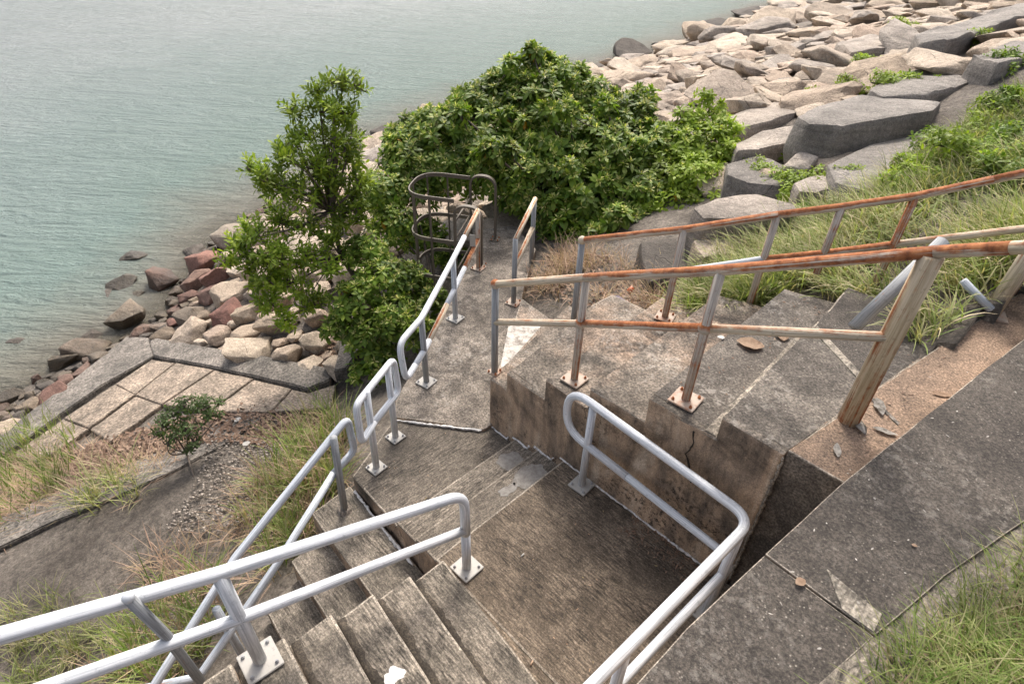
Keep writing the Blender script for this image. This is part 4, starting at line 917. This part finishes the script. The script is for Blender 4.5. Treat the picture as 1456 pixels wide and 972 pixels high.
bush = B([(600, 235, 11.6, .8), (640, 205, 11.9, .85), (690, 165, 12.4, .75), (722, 135, 12.7, .6), (762, 98, 12.9, .40), (800, 125, 12.7, .6), (830, 155, 12.6, .7), (765, 160, 12.2, .85), (872, 185, 12.2, .7), (705, 215, 11.7, .95),
          (780, 215, 11.4, .95), (850, 230, 11.2, .9), (915, 225, 11.4, .75), (895, 275, 10.6, .7), (828, 285, 10.4, .75), (762, 258, 10.7, .75), (722, 245, 11, .65), (655, 245, 11.3, .65), (582, 205, 12.2, .5), (800, 322, 10.1, .4), (850, 325, 10.0, .38), (612, 180, 12.5, .4), (735, 290, 10.4, .3), (770, 300, 10.2, .38), (905, 148, 12.4, .22), (870, 150, 12.5, .3), (862, 335, 9.6, .36), (822, 345, 9.5, .28), (905, 318, 9.9, .4), (795, 335, 9.8, .3), (702, 222, 10.2, .26), (690, 232, 10.6, .3)])
def knobs(bl, n, r0, seed):
    rr = random.Random(seed); o = []
    for _ in range(n):
        c, r = rr.choice(bl); d = V((rr.gauss(0, 1), rr.gauss(0, 1), abs(rr.gauss(0, 1)) + .3)).normalized(); q = rr.uniform(*r0); o.append((c + np.array(d) * (r * .95 + q * .7), q))
    return o
bush = bush + knobs(bush, 46, (.12, .22), 5)
gb = lambda u, n: (u, n, float(terrain(u, n)) - .1)
plant('bush', 'large dense dark green bush with pale flower tips behind the ladder hoop', 'bush', bush, [gb(-4.4, 5.2), gb(-3.6, 6.0), gb(-5.4, 6.6), gb(-4.2, 7.2)], 27, .205, .42, 'leaf', 10, .9, .06, ntw=260)
shr = B([(965, 222, 11.3, .55), (1000, 215, 11.4, .55), (1028, 195, 11.7, .40), (1022, 160, 12, .22), (980, 175, 11.9, .35), (985, 262, 10.7, .6), (1030, 262, 10.9, .45), (940, 250, 10.9, .55), (950, 200, 11.6, .4), (930, 300, 10.2, .4), (1052, 250, 11.2, .3), (1000, 140, 12.2, .18), (950, 330, 9.9, .25), (965, 300, 10.1, .4), (1010, 290, 10.3, .35), (1040, 230, 11.2, .35)])
plant('shrub', 'lighter green shrub at the right side of the large bush, over the boulders', 'shrub', shr, [gb(-2.6, 7.0), gb(-3.0, 7.6)], 30, .15, .46, 'leaflight', 9, .25, .035, ntw=140)
low = B([(505, 432, 8.6, .42), (545, 405, 8.9, .5), (580, 405, 9.0, .42), (562, 455, 8.3, .45), (525, 480, 8.2, .42), (600, 335, 10.6, .45), (560, 322, 10.2, .45), (485, 465, 8.4, .3), (612, 432, 8.7, .34), (545, 515, 7.9, .32), (640, 360, 10.4, .4), (520, 360, 9.4, .4), (540, 275, 10.7, .45), (585, 275, 10.9, .5), (515, 530, 7.8, .22), (590, 470, 8.0, .3)])
plant('shrub', 'dark green leafy shrub filling the drop between the walkway rail and the slim tree', 'shrub', low, [gb(-4.6, 1.0), gb(-4.3, 1.5), gb(-5.0, 2.2)], 34, .17, .44, 'leaf', 9, .75, .035, ntw=160)
tr = B([(482, 118, 10.2, .22), (505, 122, 10.2, .22), (452, 128, 10.1, .20), (455, 160, 10, .30), (488, 160, 10.1, .30), (432, 190, 9.9, .26), (475, 200, 10, .34), (408, 222, 9.8, .3), (448, 235, 9.9, .36), (500, 225, 10.1, .3), (395, 262, 9.7, .33), (430, 275, 9.7, .36), (475, 265, 9.9, .36), (378, 250, 9.7, .22), (515, 262, 10.1, .28),
        (400, 315, 9.5, .26), (440, 320, 9.6, .3), (365, 330, 9.4, .3), (340, 345, 9.4, .22), (400, 362, 9.2, .38), (435, 365, 9.2, .3), (378, 395, 9.0, .34), (415, 405, 9.0, .34), (385, 430, 8.9, .28), (405, 455, 8.8, .22), (480, 310, 9.7, .3), (510, 310, 9.9, .26), (445, 425, 8.9, .26), (470, 380, 9.1, .22), (360, 372, 9.2, .24), (470, 345, 9.4, .2)])
tb = [tuple(atd(535, 440, 9.2)), tuple(atd(470, 300, 9.8)), tuple(atd(485, 365, 9.5)), tuple(atd(510, 400, 9.35))]
tree = plant('slim_tree', 'slim light green tree leaning out over the shore rocks at the left of the bush', 'tree', [(c, r * .84) for c, r in tr] + knobs(tr, 26, (.10, .18), 8), tb, 38, .125, .32, 'leaftree', 10, 0, .018, .10, 340, 0, True)
g0 = gb(-5.2, 1.5); tube('trunk', fillet([g0, tb[0], tb[3], tb[2], tb[1], tuple(atd(480, 190, 10.05))], 9, 6), [.075 - .0016 * i for i in range(30)], 'bark', tree, 8)
sap = B([(250, 590, 7.25, .17), (285, 575, 7.3, .19), (300, 590, 7.2, .16), (265, 610, 7.1, .18), (235, 600, 7.2, .14), (275, 632, 7.0, .15), (245, 622, 7.05, .14), (312, 572, 7.35, .12), (262, 572, 7.3, .15), (225, 612, 7.1, .10)])
sb = at_ground(272, 668)
sp = plant('sapling', 'small open dark green sapling on a thin stem at the paved bank', 'sapling', sap, [tuple(at_ground(268, 650) + np.array([0, 0, .1]))], 60, .075, .4, 'leafdull', 7, 0, .012, .5, 90, 0)
tube('stem', [tuple(at_ground(283, 702)), tuple(at_ground(268, 650) + np.array([0, 0, .1]))], .012, 'bark', sp, 6)
crp = [(at_ground(x, y + 6) + np.array([0, 0, .16]), r) for x, y, r in ((1080, 262, .30), (1105, 270, .30), (1130, 272, .28), (1066, 250, .28), (1158, 268, .25), (1185, 268, .25), (1205, 262, .2), (1120, 280, .22), (1150, 280, .22), (1090, 280, .2))]
plant('creeper', 'low green creeper between the boulders and the far rusty rail', 'creeper', crp, [tuple(at_ground(1090, 275)), tuple(at_ground(1160, 275))], 60, .085, .5, 'leaflight', 8, 0, .012, .4, 60, 0)
for x, y, s, lb in ((1285, 135, .55, 'round light green shrub right of the flat topped block'), (1306, 128, .4, 'small light green shrub touching the round one'), (1434, 95, .4, 'small dark green shrub on the grey slabs at the right edge'), (1180, 218, .30, 'weedy green plant between the long pale block and the smooth slab'),
                 (1112, 215, .32, 'upright green weed in front of the long pale block'), (1205, 128, .4, 'green weeds growing above the flat topped block'), (1150, 135, .35, 'green weeds left above the flat topped block'), (1262, 100, .4, 'green tuft on the slope above the broad grey slab'),
                 (1330, 70, .5, 'green weeds under the huge dark slab'), (1395, 60, .5, 'green weeds beside the huge dark slab at the right'), (1290, 45, .6, 'green weeds high on the far slope'), (1225, 85, .35, 'green tuft left of the broad grey slab'), (1385, 185, .5, 'low green bush at the top of the tall grass'), (1440, 165, .5, 'green bush at the right frame edge above the grass'), (1340, 205, .4, 'green weeds at the end of the smooth slab'), (1290, 262, .4, 'leafy weed at the edge of the tall grass below the smooth slab'), (1375, 225, .5, 'leafy green weed amid the tall grass, upper middle of the slope'), (1420, 250, .45, 'leafy weed amid the tall grass close above the far rusty rail'), (1440, 205, .5, 'leafy bush near the right edge amid the grass'), (1150, 300, .3, 'small leafy plant beside the far rusty rail, left end of the grass'), (920, 134, .25, 'leafy shoot sticking up at the right of the bush top')):
    g = at_ground(x, y + 8); hd = math.hypot(g[0] - CAM[0], g[1] - CAM[1]); c = g + np.array([0, 0, s * .3])
    bl = [(c + np.array([random.uniform(-s, s) * .7, random.uniform(-s, s) * .7, random.uniform(-.1, .25) * s]), s * random.uniform(.35, .6)) for _ in range(5)]
    plant('shrub', lb, 'shrub', bl, [tuple(g)], 40, .11 + .01 * s, .42, random.choice(('leaflight', 'leaf', 'leaflight')), 7, 0, .012, .4, 12, 0)

def blades(name, P, L, W, lean, az, curl, mat, label, cat='grass'):
    k = len(P); t = np.array([0, .25, .5, .75, 1.0]); wd = np.array([.7, 1, .85, .55, .08]); h = np.stack([np.cos(az), np.sin(az), np.zeros(k)], 1); sd = np.stack([-np.sin(az), np.cos(az), np.zeros(k)], 1)
    ang = lean[:, None] + curl[:, None] * t[None]; st = L[:, None] / 4
    dx = np.cumsum(np.concatenate([np.zeros((k, 1)), np.sin(ang[:, :-1]) * st], 1), 1); dzv = np.cumsum(np.concatenate([np.zeros((k, 1)), np.cos(ang[:, :-1]) * st], 1), 1)
    mid_ = P[:, None] + dx[..., None] * h[:, None] + dzv[..., None] * np.array([0, 0, 1.0]); off = (W[:, None] * wd[None] * .5)[..., None] * sd[:, None]
    vs = np.stack([mid_ - off, mid_ + off], 2).reshape(-1, 3); r = np.arange(4)
    q = (np.stack([2 * r, 2 * r + 1, 2 * r + 3, 2 * r + 2], 1)[None] + np.arange(k)[:, None, None] * 10).reshape(-1, 4)
    o = link(name, np_mesh(name, vs, q, smooth=True), mat); return tag(o, label, cat, None, 'stuff')
def poly_pts(px, n):
    W_ = [at_ground(*p)[:2] for p in px]; a = np.array(W_); lo, hi = a.min(0), a.max(0); out = []
    while len(out) < n:
        p = rng.uniform(lo, hi, (n * 3, 2)); m_ = inpoly(p[:, 0], p[:, 1], W_); out += list(p[m_])
        if not m_.any(): break
    return np.array(out[:n])
def grass(name, px, nclump, per, spread, Lr, W, mat, label, leanr=(.1, .8), curlr=(.3, 1.5), flat=False, skip=None, pref=None):
    c = poly_pts(px, nclump)
    dn = np.array([mnoise.noise(V((a * .9, b * .9, 5.))) for a, b in c]); c = c[rng.random(len(c)) < np.clip(.62 + dn * 1.3, .08, 1)]
    p = np.repeat(c, per, 0) + rng.normal(0, spread, (len(c) * per, 2)); caz = np.repeat(rng.uniform(0, 6.28, len(c)), per)
    bad = np.zeros(len(p), bool)
    for h_ in HOLES: bad |= inpoly(p[:, 0], p[:, 1], h_)
    p, caz = p[~bad], caz[~bad]; k = len(p); z = terrain(p[:, 0], p[:, 1]) - .02; sc = np.repeat(rng.uniform(.7, 1.15, len(c)), per)[~bad]
    az_ = caz + rng.normal(0, 1.3, k)
    if pref is not None: az_ = np.where(rng.random(k) < .6, pref + rng.normal(0, .7, k), az_)
    return blades(name, np.column_stack([p, z]), rng.uniform(*Lr, k) * sc, W * rng.uniform(.6, 1.3, k), rng.uniform(*leanr, k), az_, rng.uniform(*curlr, k), mat, label)
GR = [(960, 458), (985, 418), (1050, 362), (1130, 318), (1225, 290), (1348, 222), (1456, 158), (1560, 130), (1560, 350), (1456, 380), (1392, 428), (1312, 484), (1280, 484), (1150, 408), (1060, 440)]
dwn = math.pi
grass('grass', GR, 2400, 13, .06, (.28, .62), .016, 'grassmix', 'tall half dry grass covering the slope behind the rusty rails', (.15, 1.0), (.5, 1.7), pref=dwn)
grass('grass', [(1245, 284), (1356, 200), (1456, 135), (1560, 110), (1560, 260), (1330, 300), (1250, 306)], 1700, 12, .09, (.25, .5), .017, 'grass', 'fresher green grass at the top of the slope near the right edge', (.1, .8), (.3, 1.3))
grass('grass', [(960, 458), (985, 425), (1040, 400), (1140, 400), (1050, 445)], 150, 16, .05, (.35, .6), .011, 'grass', 'green tuft of long blades behind the rusty rail, right of the litter', (.1, .7), (.4, 1.3))
grass('grass', [(1262, 985), (1296, 920), (1356, 890), (1384, 842), (1428, 822), (1476, 796), (1640, 770), (1700, 1100), (1230, 1060)], 620, 13, .04, (.14, .38), .0068, 'grass', 'long green grass spilling over the kerb in the bottom right corner', (.3, 1.2), (.3, 1.4))
grass('grass', [(1262, 985), (1296, 920), (1356, 890), (1384, 842), (1428, 822), (1476, 796), (1640, 770), (1700, 1100), (1230, 1060)], 620, 12, .06, (.08, .26), .0055, 'grassdry', 'dry straw among the green grass of the bottom right corner', (.7, 1.5), (.0, .8))
GL = [(455, 575), (500, 600), (492, 660), (470, 720), (440, 765), (400, 815), (345, 850), (290, 930), (240, 972), (120, 990), (240, 850), (330, 775), (370, 690), (405, 630)]
grass('grass', GL, 230, 12, .05, (.35, .85), .013, 'grass', 'tall green grass growing along the thin chipped handrail', (.05, .6), (.2, 1.3))
grass('grass', GL, 240, 9, .08, (.3, .8), .010, 'grassdry', 'dry stalks mixed in the tall grass along the thin handrail', (.1, 1.1), (.1, 1.2))
grass('grass', [(0, 640), (60, 602), (125, 600), (140, 640), (95, 690), (50, 735), (-60, 780), (-120, 700)], 150, 11, .06, (.25, .6), .014, 'grass', 'bright green weeds at the left frame edge below the paving', (.05, .6), (.2, 1.1))
grass('grass', [(0, 660), (120, 640), (230, 650), (240, 680), (120, 705), (0, 760), (-60, 760)], 420, 9, .12, (.3, .6), .010, 'grassdry', 'flattened straw on the dry slope at the left', (1.1, 1.5), (.0, .4))
grass('grass', [(105, 700), (170, 668), (215, 690), (185, 740), (120, 750)], 34, 12, .06, (.3, .65), .012, 'grassmix', 'loose tuft of grass on the dark concrete strip at the left', (.1, .8), (.2, 1.2))
grass('grass', [(0, 880), (80, 850), (190, 890), (220, 985), (0, 1000)], 130, 11, .06, (.2, .5), .009, 'grassmix', 'sparse grass on the slope in the bottom left corner', (.1, .9), (.2, 1.2))
grass('grass', [(180, 800), (330, 740), (380, 640), (420, 620), (370, 790), (240, 880)], 130, 8, .09, (.25, .6), .008, 'grassdry', 'thin straw scattered over the gravelly slope', (.6, 1.5), (.0, .7))
grass('grass', [(742, 412), (790, 362), (880, 368), (940, 382), (945, 445), (890, 440), (800, 432)], 330, 12, .06, (.3, .6), .009, 'grassdry', 'clump of dry grass beside the triangular step', (.2, 1.3), (.3, 1.4))

# ------------------------------------------------------------------ litter
def scatter(name, px, n, size, mat, label, cat, leaf=True, dense=None):
    c = poly_pts(px, n); k = len(c); z = terrain(c[:, 0], c[:, 1]) + rng.uniform(.04, .09, k)
    if leaf:
        a = rng.uniform(0, 6.28, k); D = np.column_stack([np.cos(a), np.sin(a), rng.uniform(-.3, .5, k)]); Nn = np.column_stack([rng.normal(0, .4, k), rng.normal(0, .4, k), np.ones(k)])
        me = leaves_mesh(name, np.column_stack([c, z]), D, Nn, size * rng.uniform(.6, 1.4, k), size * rng.uniform(.4, .7, k), rng.uniform(-.6, .8, k))
    else:
        vs, ts = [], []; cube = np.array([(1, 0, 0), (-1, 0, 0), (0, 1, 0), (0, -1, 0), (0, 0, 1), (0, 0, -1)], float); f = np.array([(0, 2, 4), (2, 1, 4), (1, 3, 4), (3, 0, 4), (2, 0, 5), (1, 2, 5), (3, 1, 5), (0, 3, 5)])
        for i in range(k): vs.append(cube * rng.uniform(.5, 1.4, (6, 1)) * size * np.array([1, .8, .55]) + np.array([c[i, 0], c[i, 1], z[i] - .01]) + rng.normal(0, size * .15, (6, 3))); ts.append(f + 6 * i)
        me = np_mesh(name, np.concatenate(vs), None, np.concatenate(ts))
    return tag(link(name, me, mat), label, cat, None, 'stuff')
scatter('leaf_litter', [(300, 590), (390, 575), (470, 590), (480, 640), (400, 640), (320, 630), (230, 650), (110, 680), (90, 650)], 3200, .075, 'dead', 'brown leaf litter lying below the paving slabs', 'leaf litter')
scatter('leaf_litter', [(440, 490), (480, 480), (480, 530), (440, 520)], 260, .07, 'dead', 'leaf litter between the pale stones and the dark shrub', 'leaf litter')
scatter('leaf_litter', [(745, 395), (790, 355), (900, 380), (945, 440), (820, 440)], 500, .07, 'dead', 'leaf litter around the dry grass clump beside the steps', 'leaf litter')
scatter('gravel', [(300, 620), (420, 625), (410, 700), (330, 760), (230, 760), (280, 690)], 900, .024, 'gravel', 'loose gravel on the slope below the sapling', 'gravel', False)
def dry_leaf(p, s, a, label, mat='dryleaf', name='dry_leaf', cat='leaf', up=.6):
    wq = .75 if name == 'dry_leaf' else .38
    bm = bmesh.new(); n = 9; c = []
    for i in range(n):
        for j in range(4):
            x = i / (n - 1) - .5; y = (j / 3 - .5) * (1 - (2 * x) ** 2 * .9) * wq; zz = up * (y * y * 1.2 + .35 * x * x) + mnoise.noise(V((x * 3, y * 3, s * 50))) * .1 + .05
            c.append(bm.verts.new((x * s, y * s, zz * s)))
    for i in range(n - 1):
        for j in range(3): bm.faces.new((c[i * 4 + j], c[i * 4 + j + 1], c[i * 4 + j + 5], c[i * 4 + j + 4]))
    bm.transform(Matrix.Translation(p) @ Matrix.Rotation(a, 4, 'Z')); r = bmesh.ops.solidify(bm, geom=bm.faces[:], thickness=.0015)
    return tag(from_bm(bm, name, mat, None, True), label, cat)
dry_leaf(tuple(at(1066, 491, 1.415)), .24, .4, 'large curled dry leaf on the upper steps under the rusty rail')
dry_leaf(tuple(at(1000, 471, 1.41)), .12, 1.2, 'small pale dry leaf between the rusty posts')
dry_leaf(tuple(at(1112, 478, 1.42)), .16, 2.2, 'dry brown leaf at the foot of the tall grass')
dry_leaf(tuple(at(1258, 614, 1.665)), .16, .3, 'pale curled flake on the brown strip beside the slab edge', 'worn', 'paint_flake', 'flake')
dry_leaf(tuple(at(1190, 641, 1.665)), .14, 2.0, 'thin pale flake near the corner of the brown strip', 'worn', 'paint_flake', 'flake')
dry_leaf(tuple(at(1250, 578, 1.67)), .2, 2.1, 'long white flake behind the thick rusty post', 'worn', 'paint_flake', 'flake', .2)
dry_leaf(tuple(at(1218, 602, 1.665)), .24, 2.4, 'white flake peeled off at the foot of the thick post', 'worn', 'paint_flake', 'flake', .3)
dry_leaf(tuple(at(1338, 561, 1.665)), .14, .6, 'small dry flake at the slab edge on the brown strip', 'dryleaf', 'paint_flake', 'flake')
dry_leaf(tuple(at(1138, 827, 1.782)), .065, 1.2, 'small curled pale leaf on the dark slab', up=.35)
dry_leaf(tuple(at(1300, 775, 1.782)), .03, 0.2, 'tiny leaf scrap on the dark slab')
for x, y, z, lb in ((743, 789, .006, 'white cigarette butt near the middle of the big landing'), (756, 942, .006, 'cigarette butt near the lowest wide step'), (632, 702, -.31, 'yellow scrap on the middle landing')):
    p = at(x, y, z); a = random.uniform(0, 3); tag(tube('cigarette_butt', [(p[0] - .02 * math.cos(a), p[1] - .02 * math.sin(a), z + .005), (p[0] + .02 * math.cos(a), p[1] + .02 * math.sin(a), z + .005)], .006, 'plate' if 'white' in lb else 'dryleaf', None, 8), lb, 'litter')
for x, y, s in ((340, 602, .045), (352, 636, .05), (1025, 480, .03)):
    p = at_ground(x, y) if x < 900 else at(x, y, 1.42); tag(blot('litter_scrap', (p[0], p[1]), s, p[2] + .08 if x < 900 else 1.42, 'plate', None, 9, .5, th=.01), 'small white scrap of litter ' + ('beside the sapling' if x == 340 else 'on the dark strip below the sapling' if x == 352 else 'on the upper steps'), 'litter')
m = Mat('purple_plastic', .3); MC['purple'] = m.done((.06, .035, .08)); m = Mat('red_plastic', .4); MC['red'] = m.done((.55, .12, .04))
p = at_ground(880, 438); bm = box_bm(p[0], p[1], p[2] + .1, .24, .16, .09, .03); rough_up(bm, .025, 9); tag(from_bm(bm, 'crumpled_wrapper', 'purple'), 'crumpled dark purple wrapper in the dry grass', 'litter')
p = at_ground(892, 424); tag(tube('bottle_cap', [(p[0], p[1], p[2] + .10), (p[0] + .02, p[1] + .06, p[2] + .16)], [.04, .03], 'red', None, 10), 'bright orange plastic cap in the dry grass', 'litter')

def grit(name, box, z, n, size, mat, label, cat, power=1.0):
    """small leaves and crumbs lying on a level surface, thickest along one side"""
    u = rng.uniform(box[0], box[1], n); t = rng.random(n) ** power; v = box[2] + (box[3] - box[2]) * t; a = rng.uniform(0, 6.28, n)
    D = np.column_stack([np.cos(a), np.sin(a), rng.uniform(-.1, .25, n)]); Nn = np.column_stack([rng.normal(0, .3, n), rng.normal(0, .3, n), np.ones(n)])
    me = leaves_mesh(name, np.column_stack([u, v, z + rng.uniform(.004, .012, n)]), D, Nn, size * rng.uniform(.5, 1.5, n), size * rng.uniform(.25, .6, n), rng.uniform(-.5, .3, n))
    return tag(link(name, me, mat), label, cat, None, 'stuff')
grit('leaf_litter', (1.0, 1.85, -.03, -.28), 0, 240, .03, 'dead', 'brown crumbs of leaves swept against the foot of the stained wall', 'leaf litter', 2.2)
grit('leaf_litter', (.1, 2.05, -.04, -1.6), 0, 34, .022, 'grassdry', 'pale straw bits lying about the big landing', 'leaf litter')
grit('leaf_litter', (2.3, 3.0, -1.4, 2.2), 1.776, 40, .02, 'worn', 'pale scraps scattered on the dark slab', 'leaf litter')
grit('leaf_litter', (2.0, 2.4, .1, 2.6), 1.662, 60, .03, 'dead', 'leaf crumbs on the brown strip around the thick post', 'leaf litter')
grit('leaf_litter', (.9, 1.35, .2, 2.4), 1.412, 50, .03, 'dead', 'leaf crumbs lying on the upper grey step', 'leaf litter')
grit('leaf_litter', (-1.4, -.65, -1.5, -.1), -.318, 26, .022, 'grassdry', 'straw bits on the middle landing', 'leaf litter')
